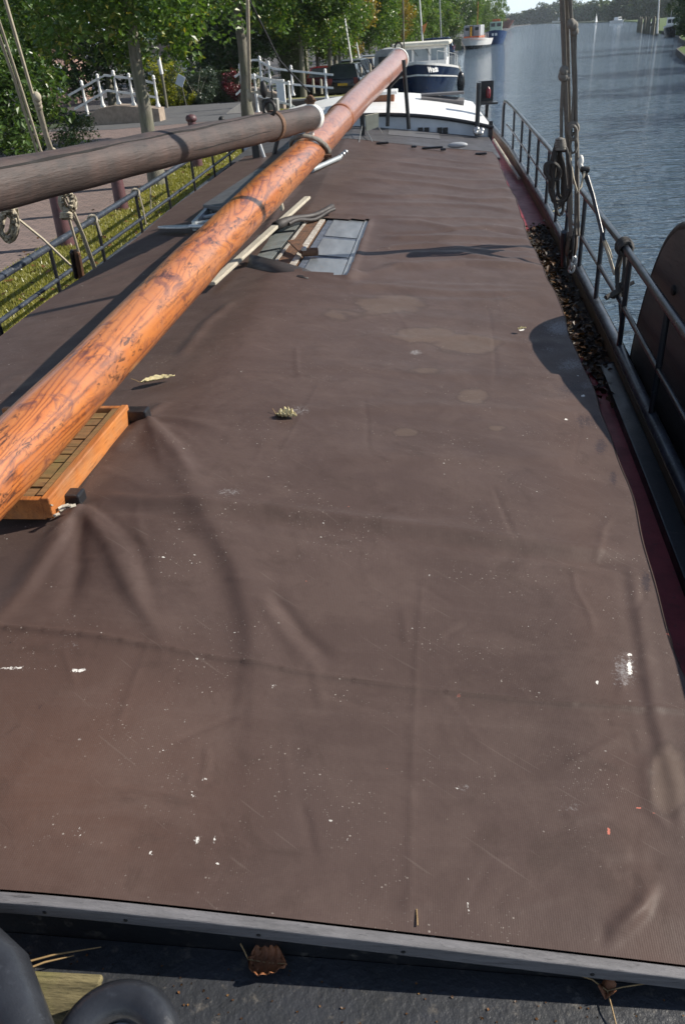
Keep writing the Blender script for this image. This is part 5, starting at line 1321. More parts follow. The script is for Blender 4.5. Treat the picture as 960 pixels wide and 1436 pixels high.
# ------------------------------------------------------------------ spars and their gear
def spars():
    A = np.array([-1.427, 2.0, 2.168]); Bp = np.array([-.297, 16.0, 2.91]); d = (Bp-A)/np.linalg.norm(Bp-A); Lb = np.linalg.norm(Bp-A)
    S = A-d*2.4; Lt = Lb+2.4
    t = local_empty('boom', 'long orange varnished wooden boom laid along the barge', 'boom')
    mb = MB(); n = 70; seg = 40
    path = []; rad = []
    for i in range(n+1):
        y = Lt*i/n; path.append((.006*math.sin(y*.9), y, .006*math.cos(y*1.1))); rad.append(.104+(.169-.104)*(y/Lt)+.0025*math.sin(y*3.1)+.0015*math.sin(y*7))
    rad[-1] = .15
    mb.tube(path, rad, seg); mb.build('shaft', M['varnish'], t)
    MB().lathe([(.171, Lt-.20), (.186, Lt-.195), (.186, Lt-.09), (.171, Lt-.085)], (0, 0, 0), 28, (0, 1, 0)).build('end_band', M['bandwhite'], t)
    MB().lathe([(.160, Lt-.02), (.172, Lt), (.172, Lt+.05), (.14, Lt+.07), (.01, Lt+.075)], (0, 0, 0), 28, (0, 1, 0)).build('end_cap', M['greysteel'], t)
    MB().lathe([(.147, 9.88), (.152, 9.89), (.152, 9.95), (.147, 9.96)], (0, 0, 0), 32, (0, 1, 0)).build('scarf_band', M['mahog'], t)
    mb = MB(); mb.tube([(.0+.06*math.cos(a), Lt+.02, .19+.06*math.sin(a)) for a in np.linspace(0, 6.28, 14, endpoint=False)], .016, 6, closed=True); mb.build('eye', M['iron'], t)
    t.location = tuple(S); t.rotation_euler = Vector(d).to_track_quat('Y', 'Z').to_euler()
    # dark weathered spar
    P0 = np.array([-1.83, 3.63, 2.87]); P1 = np.array([-.92, 7.76, 2.73]); e = (P1-P0)/np.linalg.norm(P1-P0); L = np.linalg.norm(P1-P0)+2.6; S2 = P1-e*L
    t2 = local_empty('weathered_spar', 'dark weathered spar with a long crack and white tip, crossing from the left', 'spar')
    mb = MB(); n = 120; seg = 128; V = []
    for i in range(n+1):
        y = L*i/n; r0 = .106-.006*i/n
        for k in range(seg):
            th = 2*math.pi*k/seg; g = 0
            c = .98+.08*math.sin(y*1.7)+.035*math.sin(y*5.3)+.02*math.sin(y*13)
            dd = abs((th-c+math.pi) % (2*math.pi)-math.pi)
            if dd < .10: g = 0
            rr = r0-g+.0022*math.sin(3*th+y*2)+.0018*math.sin(y*9+2*th)
            V.append((rr*math.cos(th), y, rr*math.sin(th)))
    Fc = [(i*seg+k, (i+1)*seg+k, (i+1)*seg+(k+1) % seg, i*seg+(k+1) % seg) for i in range(n) for k in range(seg)]+[tuple(range(seg)), tuple(n*seg+k for k in range(seg-1, -1, -1))]
    mb.add(V, Fc, True); mb.build('shaft', M['spar'], t2)
    for y0, y1, c0, c1, wd in ((.6, L-.75, .50, 1.22, .0052), (L-2.6, L-1.2, -.25, -.18, .0022), (L-.93, L-.35, .95, 1.0, .0024)):
        V = []; m = 90; cr = random.Random(int(wd*1e4)); wd *= 1.5
        for i in range(m+1):
            f = i/m; y = lerp(y0, y1, f); c = lerp(c0, c1, f)+.03*math.sin(y*3.7)+.016*math.sin(y*11); w2 = wd*(.35+.65*abs(math.sin(y*2.3+1)))*min(1, f*9, (1-f)*9)*(.8+.4*cr.random())/.104
            for th in (c-w2, c, c+w2):
                r0 = .1078-.006*y/L+.0022*math.sin(3*th+y*2)+.0018*math.sin(y*9+2*th); V.append((r0*math.cos(th), y, r0*math.sin(th)))
        MB().add(V, [(3*i+j, 3*i+j+1, 3*i+j+4, 3*i+j+3) for i in range(m) for j in (0, 1)]).build('crack', basic('crack_shadow_wood', (.012, .010, .009), None, 9, .9, bumpst=0), t2)
    MB().lathe([(.100, L-.075), (.108, L-.07), (.108, L+.012), (.088, L+.03), (.01, L+.032)], (0, 0, 0), 28, (0, 1, 0)).build('end_band', M['bandwhite'], t2)
    MB().lathe([(.104, L-1.02), (.113, L-1.015), (.113, L-.955), (.104, L-.95)], (0, 0, 0), 28, (0, 1, 0)).build('iron_band', M['rust'], t2)
    mb = MB(); mb.tube([(.028*math.cos(a), L-.03, .135+.032*math.sin(a)) for a in np.linspace(0, 6.28, 12, endpoint=False)], .016, 6, closed=True); mb.tube([(-.05, L-.03, .135), (.05, L-.03, .135)], .012, 6); mb.tube([(0, L-.03, .09), (0, L-.03, .12)], .028, 6); mb.build('eye', M['rust'], t2)
    mb = MB(); mb.tube([(.045*math.cos(a)+.04, L-1.1, .13+.05*math.sin(a)) for a in np.linspace(0, 6.28, 14, endpoint=False)], .014, 6, closed=True); mb.build('ring', M['iron'], t2)
    MB().tube([(0, L-.04, -.09), (0, L-.04, -.19)], .022, 8).build('hook', M['bandwhite'], t2)
    t2.location = tuple(S2); t2.rotation_euler = Vector(e).to_track_quat('Y', 'Z').to_euler()
    # rope collar hung round the boom
    yb = 7.75; c = A+d*((yb-2.0)/d[1]); u = np.cross(d, [0, 0, 1]); u /= np.linalg.norm(u); w = np.cross(u, d); r = .158
    t3 = empty('rope_collar', tuple(c), 'rope collar with rusty shackle round the boom under the spar tip', 'rope')
    mb = MB()
    for k, (off, rr, tl) in enumerate(((0, r, .30), (.035, r+.004, .34))):
        mb.tube([c+d*(off+tl*(-math.sin(a)))*1.0+(u*math.cos(a)+w*math.sin(a))*rr for a in np.linspace(0, 2*math.pi, 40, endpoint=False)], .017, 9, strands=3, closed=True)
    mb.build('strop', M['ropegrey'], t3)
    mb = MB(); q = P1+e*-.04+np.array([0, 0, -.19])
    mb.tube([q+np.array([.035*math.cos(a), 0, -.03+.05*math.sin(a)]) for a in np.linspace(0, 6.28, 12, endpoint=False)], .013, 6, closed=True)
    mb.tube([q+np.array([0, .035*math.cos(a), -.10+.05*math.sin(a)]) for a in np.linspace(0, 6.28, 12, endpoint=False)], .013, 6, closed=True)
    mb.tube([q+np.array([-.03, 0, -.12]), q+np.array([.16, .02, -.13])], .016, 6); mb.build('shackle', M['rust'], t3)
    # wire from the spar tip and the rope standing on the spar
    tip = P1-e*.03+np.array([0, 0, .2]); N = (0, 12, 6.4)
    o = MB().tube([tip, onplane(392, 85, tip, N), onplane(345, -10, tip, N), onplane(250, -200, tip, N)], .008, 6).build('wire_stay', M['iron']); tag(o, 'thin black wire rising to the left from the spar tip', 'wire')
    b = P1-e*1.08+np.array([0, 0, .24]); t4 = empty('upright_rope', tuple(b), 'pale rope with a shackle rising straight from the spar in front of the dark trunk', 'rope')
    mb = MB(); mb.tube([b, onplane(350, 130, b, N), onplane(347, 0, b, N), onplane(343, -160, b, N)], .013, 8, strands=3); mb.build('line', M['rope'], t4)
    MB().sphere(onplane(350, 133, b, N), (.022, .022, .05)).build('knot', M['rope'], t4); MB().sphere(b+np.array([0, 0, .02]), (.03, .03, .06)).build('shackle', M['iron'], t4)
    # crutch
    y0 = 13.45; t5 = empty('boom_crutch', aty(558, 180, y0), 'two-legged black crutch under the tip of the boom', 'boom crutch')
    for (a, b) in (((573, 181), (565.5, 84)), ((543, 177), (545.5, 121))): MB().tube([aty(*a, y0), aty(*b, y0)], .030, 8).build('leg', M['black'], t5)
    p, q = aty(565.5, 101, y0), aty(545, 122, y0); MB().tube([p, q], .022, 8).build('crossbar', M['black'], t5)
spars()

def chock():
    zt = 2.05
    NR = atz(68, 699, zt); FR = atz(180, 567, zt); v = FR-NR; L = np.linalg.norm(v); e1 = v/L; e2 = np.array([-e1[1], e1[0], 0])
    NR = NR
    t = empty('boom_chock', (NR[0], NR[1], 1.98), 'orange wooden saddle box with mossy slats wedged under the boom', 'chock')
    Mx = Matrix((e1, e2, (0, 0, 1))).transposed()
    def bx(a, b, z, da, db, dz, mb): p = NR+e1*a+e2*b; return mb.box((p[0], p[1], z), (da, db, dz), Mx)
    hb = .082
    bx(L/2, .016, zt-hb/2, L, .032, hb, MB()).build('side_board', M['crate'], t, bevel=.005)
    bx(.014, .30, zt-.006-hb/2, .028, .54, hb, MB()).build('end_board', M['crate'], t, bevel=.005)
    bx(L-.014, .30, zt-.004-hb/2, .028, .54, hb, MB()).build('end_board', M['crate'], t, bevel=.005)
    bx(L/2, .155, zt-.045, L-.07, .05, .016, MB()).build('rail', M['slat'], t, bevel=.003)
    n = 11; w = (L-.075)/n
    for k in range(n): bx(.036+w*(k+.5), .30, zt-.024+rnd.uniform(-.004, .004), w*rnd.uniform(.86, .92), .46, .016, MB()).build('slat', M['slat'], t, bevel=.002)
    bx(L/2, .047, zt-.012, L-.06, .028, .016, MB()).build('edge_strip', M['slat'], t, bevel=.003)
    for q, lab in (((98, 708), 'black wooden batten end under the near corner of the orange box'), ((192, 590), 'black wooden batten end under the far corner of the orange box')):
        p = onhatch(*q); c = p+e2*.16+np.array([0, 0, .030]); mb = MB(); mb.box(c, (.062, .44, .055), Mx); o = mb.build('batten', M['black'], bevel=.008); tag(o, lab, 'batten')
    # splintered corner
    p = NR+e1*.01-e2*.01
    mb = MB()
    for k in range(7): mb.box((p[0]+rnd.uniform(-.02, .05), p[1]+rnd.uniform(-.02, .03), 1.995+rnd.uniform(-.01, .03)), (.022, .010, .004), Matrix.Rotation(rnd.random()*3, 3, 'Z') @ Matrix.Rotation(rnd.random(), 3, 'X'))
    mb.build('splinters', M['pole'], t)
chock()

def hatch_boards():
    def quad(mb, c, dz, th=.012, n=6):
        """slab over four photo corners resting on the roof curve"""
        V = []
        P = [np.array(onhatch(*q)) for q in c]
        for i in range(n+1):
            for j in range(2):
                a = lerp(P[0], P[1], i/n); b = lerp(P[3], P[2], i/n); p = a if j == 0 else b
                z = float(base_z(p[0], p[1]))+dz; V.append((p[0], p[1], z))
        m = len(V); V2 = V+[(x, y, z-th) for x, y, z in V]
        Fc = []
        for i in range(n): Fc += [(2*i, 2*i+1, 2*i+3, 2*i+2), (m+2*i+2, m+2*i+3, m+2*i+1, m+2*i), (2*i, 2*i+2, m+2*i+2, m+2*i), (2*i+1, m+2*i+1, m+2*i+3, 2*i+3)]
        Fc += [(0, m, m+1, 1), (2*n, 2*n+1, m+2*n+1, m+2*n)]
        return mb.add(V2, Fc)
    t = empty('hatch_boards', onhatch(450, 345), 'uncovered grey metal hatch panels in the opening of the tarpaulin', 'hatch cover')
    quad(MB(), [(330, 395), (505, 402), (530, 298), (385, 292)], -.040).build('underlay', M['black'], t)
    A, B, C_, D = (411, 381), (488, 388), (518, 308), (461, 303)     # right panel
    quad(MB(), [A, B, C_, D], -.016).build('frame', M['frame'], t)
    l2 = lambda p, q, f: (lerp(p[0], q[0], f), lerp(p[1], q[1], f))
    def sub(A, B, C_, D, u0, u1, v0, v1):
        P = lambda u, v: l2(l2(A, B, u), l2(D, C_, u), v); return [P(u0, v0), P(u1, v0), P(u1, v1), P(u0, v1)]
    for v0, v1 in ((.01, .30), (.345, .635), (.68, .98)):
        p = quad(MB(), sub(A, B, C_, D, .15, .86, v0, v1), -.008, .006).build('pane', M['pane'], t)
    quad(MB(), sub(A, B, C_, D, .885, .985, .01, .99), -.006, .006).build('edge_strip', M['pane'], t)
    E_, F_, G_, H_ = (372, 378), (407, 381), (458, 303), (432, 302)
    quad(MB(), [E_, F_, G_, H_], -.020).build('ridge_plate', M['rust'], t)
    wm = basic('flaking_white_paint', (.50, .48, .43), (.24, .20, .16), 22, .6, bumpst=.3, dirt=(.09, .06, .04))
    quad(MB(), sub(E_, F_, G_, H_, .72, .98, .01, .97), -.010, .006).build('white_strip', wm, t)
    quad(MB(), sub(E_, F_, G_, H_, .02, .14, .01, .97), -.010, .006).build('white_strip', wm, t)
    I_, J_, K_, L_ = (318, 392), (370, 378), (430, 302), (402, 302)
    quad(MB(), [I_, J_, K_, L_], -.018).build('frame', M['black'], t)
    for v0, v1 in ((.02, .40), (.44, .72), (.76, .97)): quad(MB(), sub(I_, J_, K_, L_, .06, .93, v0, v1), -.009, .006).build('pane', M['panedull'], t)
    # rusty clamp
    a, b, c = onhatch(409, 337, .05), onhatch(427, 354, .03), onhatch(441, 353, .03)
    k = empty('hatch_clamp', onhatch(427, 354), 'bent rusty iron clamp lying on the grey hatch panels', 'clamp')
    mb = MB(); mb.beam(a, b, .07, .012); mb.build('arm', M['rust'], k, bevel=.003); mb = MB(); mb.tube([b-np.array([.02, 0, 0]), c+np.array([.02, 0, 0])], .030, 10); mb.build('barrel', M['rust'], k)
    MB().lathe([(.02, 0), (.02, .02), (.012, .025)], b+np.array([0, -.02, .02]), 8).build('bolt', M['galv'], k)
    # rolled back flap of the tarpaulin
    a, b = onhatch(386, 318, .05), onhatch(466, 291, .055); mb = MB(); pts = [lerp(a, b, f)+np.array([0, .02*math.sin(f*5), .012*math.sin(f*7)]) for f in np.linspace(0, 1, 12)]
    mb.tube(pts, [.040, .038, .034, .030, .026, .024, .022, .022, .024, .026, .028, .030], 16, cap=False); mb.tube([p+np.array([.02, -.035, -.016+.01*math.sin(k)]) for k, p in enumerate(pts[2:])], [.016]*10, 10); mb.build('rolled_flap', M['darkcloth'], TARP, solid=.005)
    V = []
    for f in np.linspace(0, 1, 12):
        p = l2((352, 368), (436, 383), f); q = onhatch(p[0], p[1]); hh = .045*(1-f)**.6+.012
        V += [q+np.array([0, -.16, .006]), q+np.array([0, -.05, hh*.75]), q+np.array([0, .005, hh]), q+np.array([0, .012, hh*.55])]
    MB().add(V, [(i*4+j, (i+1)*4+j, (i+1)*4+j+1, i*4+j+1) for i in range(11) for j in range(3)], True).build('folded_flap', M['darkcloth'], TARP, solid=.004)
    # bleached batten beside the boom
    a, b = onhatch(431, 277, .05), onhatch(296, 398, .05); mid = lerp(a, b, .5)
    t = empty('wooden_batten', tuple(onhatch(375, 330)), 'bleached pale wooden batten lying beside the boom', 'batten')
    mb = MB(); mb.beam(a, b, .060, .026); mb.build('batten', M['pole'], t, bevel=.008)
    p = onhatch(395, 292, .08); mb = MB(); mb.lathe([(.012, -.02), (.022, 0), (.012, .06), (.002, .075)], p, 8); mb.build('peg', M['pole'], t)
    # things lying on the far slope, beyond the boom
    z = .12; V = [onhatch(284, 287, z), onhatch(362, 236, z), onhatch(400, 236, z), onhatch(345, 292, z)]
    o = MB().prism([tuple(p) for p in V], (0, 0, -.045)).build('dark_board', M['panel'], bevel=.006); tag(o, 'large dark flat board lying on the tarpaulin left of the boom', 'board')
    t = empty('aluminium_ladder', tuple(onhatch(285, 303)), 'short grey aluminium ladder lying on the tarpaulin, left of the boom', 'ladder')
    r0, r1 = onhatch(272, 317, .05), onhatch(299, 289, .05); off = np.array([.34, .06, .045])
    for s in (0, 1): mb = MB(); mb.beam(r0+off*s, r1+off*s, .035, .085); mb.build('side_rail', M['alu'], t, bevel=.004)
    for f in (.1, .4, .7, .95): mb = MB(); mb.beam(lerp(r0, r1, f), lerp(r0, r1, f)+off, .07, .022); mb.build('rung', M['alu'], t, bevel=.003)
    a, b = onhatch(222, 320, .035), onhatch(300, 319, .05)
    t = empty('oar', tuple(a), 'pale grey pointed oar blade sticking out left of the boom', 'oar')
    u = (b-a)/np.linalg.norm(b-a); w = np.cross([0, 0, 1], u); Lb = np.linalg.norm(b-a)
    out = []
    for f, hw in ((0, .004), (.08, .03), (.25, .05), (.45, .05), (.62, .028)): out.append((f, hw))
    pts = [a+u*Lb*f+w*hw for f, hw in out]+[a+u*Lb*f-w*hw for f, hw in reversed(out)]
    MB().prism([tuple(p) for p in pts], (0, 0, .018)).build('blade', M['alu'], t, bevel=.004); mb = MB(); mb.tube([a+u*Lb*.58+np.array([0, 0, .01]), b+u*.5], .02, 8); mb.build('loom', M['alu'], t)
    a, b = onhatch(449, 233, .04), onhatch(476, 221, .04); t = empty('metal_tube', tuple(a), 'short bright metal tube with a shackle right of the boom', 'tube')
    MB().tube([a-(b-a)*.4, b], .028, 10).build('tube', M['alu'], t); mb = MB()
    for k in range(3): mb.sphere(b+(b-a)*(.05+.13*k)/np.linalg.norm(b-a)*.6+np.array([0, 0, .01+.012*k]), (.03, .03, .026), 8, 6)
    mb.build('shackle', M['galv'], t)
    # plate on wire legs near the deckhouse
    y0 = 12.6; c = aty(521, 170, y0); t = empty('small_plate', aty(521, 190, y0), 'small ivory plate on wire legs beside the boom, before the deckhouse', 'plate')
    P = [aty(513, 162, y0), aty(531, 158.5, y0), aty(530.5, 178, y0), aty(514, 184, y0)]; MB().prism([tuple(p) for p in P], (-.02, .05, .0)).build('plate', M['plate'], t)
    p = aty(508, 174, y0+.08); MB().box(p, (.06, .10, .28)).build('backing', M['black'], t)
    mb = MB(); mb.tube([P[3], onhatch(522, 199)], .006, 5); mb.tube([P[2], onhatch(536, 187)], .006, 5); mb.tube([p, onhatch(503, 200)], .006, 5); mb.build('wire_leg', M['galv'], t)
    # grey fender and hold-down cleats on the dark deck
    p = onhatch(641, 203.5, .04); o = MB().sphere(p, (.14, .05, .04), 12, 8).build('grey_fender', M['greysteel']); tag(o, 'small grey fender lying on the dark deck before the white deckhouse', 'fender')
    for q, w in (((536, 200.5), .22), ((606, 207), .36), ((580, 205.5), .10), ((621, 209.5), .10), ((674, 215.5), .20)):
        p = onhatch(*q, .02); o = MB().box(p, (w*.8, .04, .03)).build('cleat', M['black'], BARGE, bevel=.015)
    # pale pole along the right side deck
    a, b = atz(692, 196, 1.50), atz(727, 250, 1.38); o = MB().tube([a, lerp(a, b, .5), b], .022, 8).build('boat_pole', M['pole']); tag(o, 'pale wooden pole lying along the right side deck near the deckhouse', 'pole')
    # bits at the left rail under the spar tip
    p = aty(360, 232, 11.6); q = aty(359, 196, 11.6); t = empty('bitt_post', tuple(p), 'black post with a bright metal bar by the left railing under the spar', 'post')
    MB().box((p+q)/2, (.10, .10, q[2]-p[2]+.3)).build('post', M['black'], t, bevel=.01); MB().tube([aty(364, 202, 11.5), aty(374, 231, 11.5)], .025, 8).build('bar', M['galv'], t)
    MB().tube([aty(383, 222, 11.7), aty(389, 196, 11.7)], .03, 8).build('strut', M['black'], t)
hatch_boards()

# ------------------------------------------------------------------ leeboard, ropes, blocks
def leeboard():
    t = empty('leeboard', (1.5, 3.2, .1), 'big dark rounded leeboard hung outside the right railing', 'leeboard')
    ctrl = [(.85, 1.35), (1.0, 1.78), (2.0, 1.99), (3.0, 2.13), (3.6, 2.20), (4.15, 2.275), (4.55, 2.315), (4.75, 2.305), (4.92, 2.25), (5.10, 2.12), (5.26, 1.90), (5.39, 1.62), (5.475, 1.32), (5.50, 1.0), (5.42, .6), (5.1, .25), (4.4, .08), (3.0, .25), (1.6, .7)]
    n = len(ctrl); out = []
    for i in range(n):                                  # Catmull-Rom outline
        p0, p1, p2, p3 = [np.array(ctrl[(i+k-1) % n]) for k in range(4)]
        for u in (0, .25, .5, .75):
            out.append(.5*((2*p1)+(-p0+p2)*u+(2*p0-5*p1+4*p2-p3)*u*u+(-p0+3*p1-3*p2+p3)*u**3))
    MB().prism([(1.50, y, z) for y, z in out], (.07, 0, 0)).build('board', old_wood('leeboard_wood', (.055, .045, .042), (.026, .022, .022), (.075, .050, .044), 'Y', .5, .55, .5), t, bevel=.012)
    mb = MB(); mb.tube([(1.535, y, z) for y, z in out[20:56]], .040, 8); mb.build('rim_band', M['iron'], t)
    for y, z in ((4.75, 1.95), (3.3, 1.8)): MB().lathe([(.03, 0), (.03, .012), (.012, .018)], (1.496, y, z), 10, (-1, 0, 0)).build('bolt', M['iron'], t)
leeboard()

def tackles():
    N = (0, 12, 6.4)
    # ---- right
    Pr = (1.30, 6.95, 1.66); r = lambda x, y, dy=0: onplane(x, y, (Pr[0], Pr[1]+dy, Pr[2]), N)
    t = empty('rope_tackle', r(798, 372), 'grey rope tackle with wooden block standing at the right railing', 'tackle')
    mb = MB()
    def ext(a, b, k=.55): return list(map(np.array, (a, b))) + [np.array(b)+(np.array(b)-np.array(a))*k]
    mb.tube(ext(r(800, 330), r(787.5, -4), 1.2), .0165, 9, strands=3, pitch=9)
    mb.tube(ext(r(800.5, 300, .05), r(794, -4, .05), 1.2), .0135, 9, strands=3, pitch=9)
    mb.tube([r(806, 330, .02), r(808, 217), r(802, 60), r(798.5, -4), r(792, -300)], .0125, 8, strands=3, pitch=9)
    mb.build('fall', M['ropegrey'], t)
    mb = MB(); mb.tube([r(806, 45), r(805, 110), r(801.5, 165, -.02), r(800, 185)], .011, 7, strands=3); mb.tube([r(803, 46), r(806.5, 100), r(807, 165, -.02), r(809, 200), r(811, 330)], .011, 7, strands=3)
    mb.tube([r(789, 112), r(787, 150), r(786, 195)], .012, 7, strands=3); mb.build('hauling_part', M['ropegrey'], t)
    mb = MB()
    for c, rr in (((800, 33), .03), ((804, 36), .028), ((805.5, 44), .025), ((790, 99), .032), ((789, 106), .036), ((793, 108), .026)):
        mb.sphere(r(*c, -.02), (rr, rr, rr*1.05), 9, 7)
        if c[1] in (44, 108): mb.build('knot', M['ropegrey'], t); mb = MB()
    mb = MB(); mb.tube([r(803+7*math.cos(a), 180+8*math.sin(a), -.03) for a in np.linspace(0, 6.28, 16, endpoint=False)], .013, 7, closed=True, strands=3); mb.tube([r(803+5*math.cos(a), 186+10*math.sin(a)+.4*math.sin(3*a), -.05) for a in np.linspace(0, 6.28, 16, endpoint=False)], .012, 7, closed=True, strands=3)
    mb.tube([r(801, 190, -.03), r(798.5, 206, -.03), r(801, 215, -.03), r(806, 213, -.03), r(809, 203, -.03), r(806, 190, -.03)], .010, 7); mb.build('bend', M['ropegrey'], t)
    # block: shell, sheave, strap
    b0 = r(800.5, 342); mb = MB(); ax = np.array([0, -.47, .88])
    for s in (-1, 1):
        mb.sphere(b0+np.array([s*.030, 0, 0]), (.022, .062, .105), 12, 8)
    bk = mb.build('block', M['block'], t); MB().lathe([(.055, -.012), (.045, 0), (.055, .012)], b0, 14, (1, 0, 0)).build('sheave', M['iron'], bk)
    mb = MB(); mb.tube([b0+np.array([.0, .07*math.cos(a), .118*math.sin(a)]) for a in np.linspace(0, 6.28, 20, endpoint=False)], .012, 6, closed=True); mb.build('strap', M['iron'], bk)
    mb = MB()
    for k in range(4): 
        c = r(801+2*math.sin(k*2), 360+k*5.5); mb.tube([c+np.array([.022*math.cos(a)*(k % 2), .022*math.cos(a)*((k+1) % 2), .036*math.sin(a)]) for a in np.linspace(0, 6.28, 12, endpoint=False)], .010, 6, closed=True)
    mb.build('chain', M['galv'], t)
    # a dark iron chainplate rod the tackle is fixed on
    mb = MB(); mb.tube([r(790, 372), r(789, 340), r(790, 325)], .024, 8); mb.build('chainplate', M['rail'], t)
    # ---- coil hung on the tackle
    Pc = -.16
    t = empty('rope_coil', r(785, 318, Pc), 'big dark rope coil hung on the tackle at the right railing', 'rope')
    mb = MB(); rr = random.Random(4)
    for k in range(4):
        cx, w, h, top = 785+rr.uniform(-6, 6), rr.uniform(8, 15), rr.uniform(40, 57), 203+rr.uniform(-3, 4); pts = []
        for a in np.linspace(0, 2*math.pi, 26, endpoint=False):
            yy = .5-.5*math.cos(a); xx = math.sin(a)*(.45+.55*yy)
            pts.append(r(cx+w*xx+rr.uniform(-.4, .4)-2*(1-yy), top+2*h*yy*.98+rr.uniform(-.5, .5), Pc+.05*math.sin(a+k)))
        mb.tube(pts, .0125, 7, closed=True, strands=3)
    mb.tube([r(774+11*math.cos(a), 240+12*math.sin(a)+3*math.cos(a), Pc-.05) for a in np.linspace(0, 6.28, 22, endpoint=False)], .0125, 7, closed=True, strands=3)
    mb.tube([r(784+12*math.cos(a), 262+20*math.sin(a), Pc-.05) for a in np.linspace(.2, 3.0, 14)], .0125, 7, strands=3)
    mb.build('loops', M['ropedark'], t)
    mb = MB()
    for k in range(5): mb.tube([r(785+(5+k*.6)*math.cos(a), 197+k*3.2+1.5*math.sin(a), Pc+.05*math.sin(a)) for a in np.linspace(0, 6.28, 14, endpoint=False)], .0125, 7, closed=True, strands=3)
    mb.build('turns', M['ropegrey'], t)
    # ---- leaning iron strut with hanging rope end
    f = lambda x, y: aty(x, y, lerp(6.5, 6.1, (y-235)/110))
    t = empty('iron_strut', f(846, 336), 'leaning black iron strut with forked head above the right railing', 'strut')
    mb = MB(); mb.tube([f(846, 338), f(831, 275), f(822, 248)], [.014, .015, .020], 8); mb.build('rod', M['rail'], t)
    mb = MB(); mb.prism([tuple(f(814, 238)), tuple(f(825, 236)), tuple(f(823, 256)), tuple(f(818, 250))], (0, .05, 0)); mb.tube([f(813, 237), f(826, 238)], .022, 8); mb.build('head', M['iron'], t, bevel=.006)
    mb = MB(); mb.tube([f(799, 222), f(803, 250), f(809, 270), f(814, 262), f(819, 240)], .009, 7, strands=3); mb.build('rope_end', M['rope'], t)
    mb = MB(); mb.sphere(f(813, 226), (.025, .025, .045)); mb.sphere(f(814, 234), (.018, .018, .022)); mb.build('whipping', M['bandwhite'], t)
    mb = MB(); mb.tube([f(846, 338), f(851, 352), f(856, 368), f(861, 385)], .012, 7, strands=3, pitch=5); mb.tube([f(847, 336), f(853, 350), f(857, 362)], .010, 6, strands=3, pitch=5); mb.build('lanyard', M['rope'], t)
    # ---- dark lashing on the right top rail
    g = lambda y: np.array([float(gun_r(y)), y, ZR0+.01+float(sheer(y))+.645])
    yl = 5.67; c = g(yl); t = empty('rope_lashing', tuple(c), 'dark rope lashing knotted round the right top rail, its tail hanging', 'rope')
    mb = MB()
    for k in range(5):
        cc = g(yl+.028*k-.05); mb.tube([cc+np.array([(.043+.006*(k % 2))*math.cos(a), .01*math.sin(2*a), (.043+.006*(k % 2))*math.sin(a)]) for a in np.linspace(0, 6.28, 16, endpoint=False)], .013, 7, closed=True, strands=3)
    mb.build('turns', M['ropedark'], t)
    mb = MB(); mid = g(yl)+np.array([.0, .0, -.30])
    for k in range(4): mb.tube([g(yl)+np.array([.02*math.cos(k*1.6), .03*math.sin(k*1.6), -.04]), g(yl)+np.array([.035*math.cos(k*1.6+.5), .03*math.sin(k), -.16]), mid+np.array([.02*math.cos(k*2), .02*math.sin(k*2), 0])], .014, 7, strands=3)
    for k in range(6): mb.sphere(mid+np.array([rnd.uniform(-.04, .04), rnd.uniform(-.05, .05), rnd.uniform(-.035, .03)]), rnd.uniform(.022, .034), 8, 6)
    mb.tube([mid, mid+np.array([-.10, -.06, -.03])], .018, 7, strands=3); mb.tube([mid, mid+np.array([.10, .02, .05])], .012, 7, strands=3)
    mb.tube([mid, mid+np.array([.05, -.02, -.28])], .012, 7); mb.build('tail', M['ropedark'], t)
    # ---- left
    Pl = (-3.0, 6.9, 1.58); l = lambda x, y, dy=0: onplane(x, y, (Pl[0], Pl[1]+dy, Pl[2]), N)
    t = empty('rope_tackle', l(116, 385), 'pale rope tackle with rusty block standing at the left railing', 'tackle')
    mb = MB()
    mb.tube([l(112, 358), l(98, 310), l(71, 214), l(48, 138), l(5, -8), l(-50, -200)], .0115, 9, strands=3, pitch=9)
    mb.tube([l(137, 383), l(118, 330), l(105, 300), l(57, 210), l(28, 118), l(0, 32), l(-50, -130)], .0095, 9, strands=3, pitch=9)
    mb.tube([l(133, 381), l(112, 322), l(100, 300), l(52, 212), l(22, 116), l(-3, 45), l(-60, -130)], .0095, 9, strands=3, pitch=9)
    mb.tube([l(74, 212), l(66, 190), l(56, 150)], .013, 8, strands=3); mb.build('fall', M['rope'], t)
    mb = MB()
    for c, q in (((52, 136), .032), ((53, 143), .030), ((55, 149), .026)): mb.sphere(l(*c), (q, q, q*1.1), 9, 7)
    mb.build('knot', M['rope'], t); mb = MB()
    for k in range(6): mb.tube([l(64+k*2, 215-2*math.sin(k)), l(70+k*1.5, 206+k*.6), l(76+k*.8, 212)], .010, 6)
    mb.build('turns', M['rope'], t)
    mb = MB(); a, b = l(107, 350), l(115, 392); mb.beam(a, b, .065, .06, up=(0, 1, 0)); bk = mb.build('block', M['rust'], t, bevel=.03)
    mb = MB(); mb.beam(a+np.array([-.035, -.02, 0]), b+np.array([-.035, -.02, .02]), .035, .055, up=(0, 1, 0)); mb.build('cheek', M['iron'], bk, bevel=.02)
    mb = MB()
    for k in range(3):
        c = l(116+k*1.5, 393+k*6); mb.tube([c+np.array([.02*math.cos(a), 0, .034*math.sin(a)]) for a in np.linspace(0, 6.28, 12, endpoint=False)], .010, 6, closed=True)
    mb.build('chain', M['iron'], t)
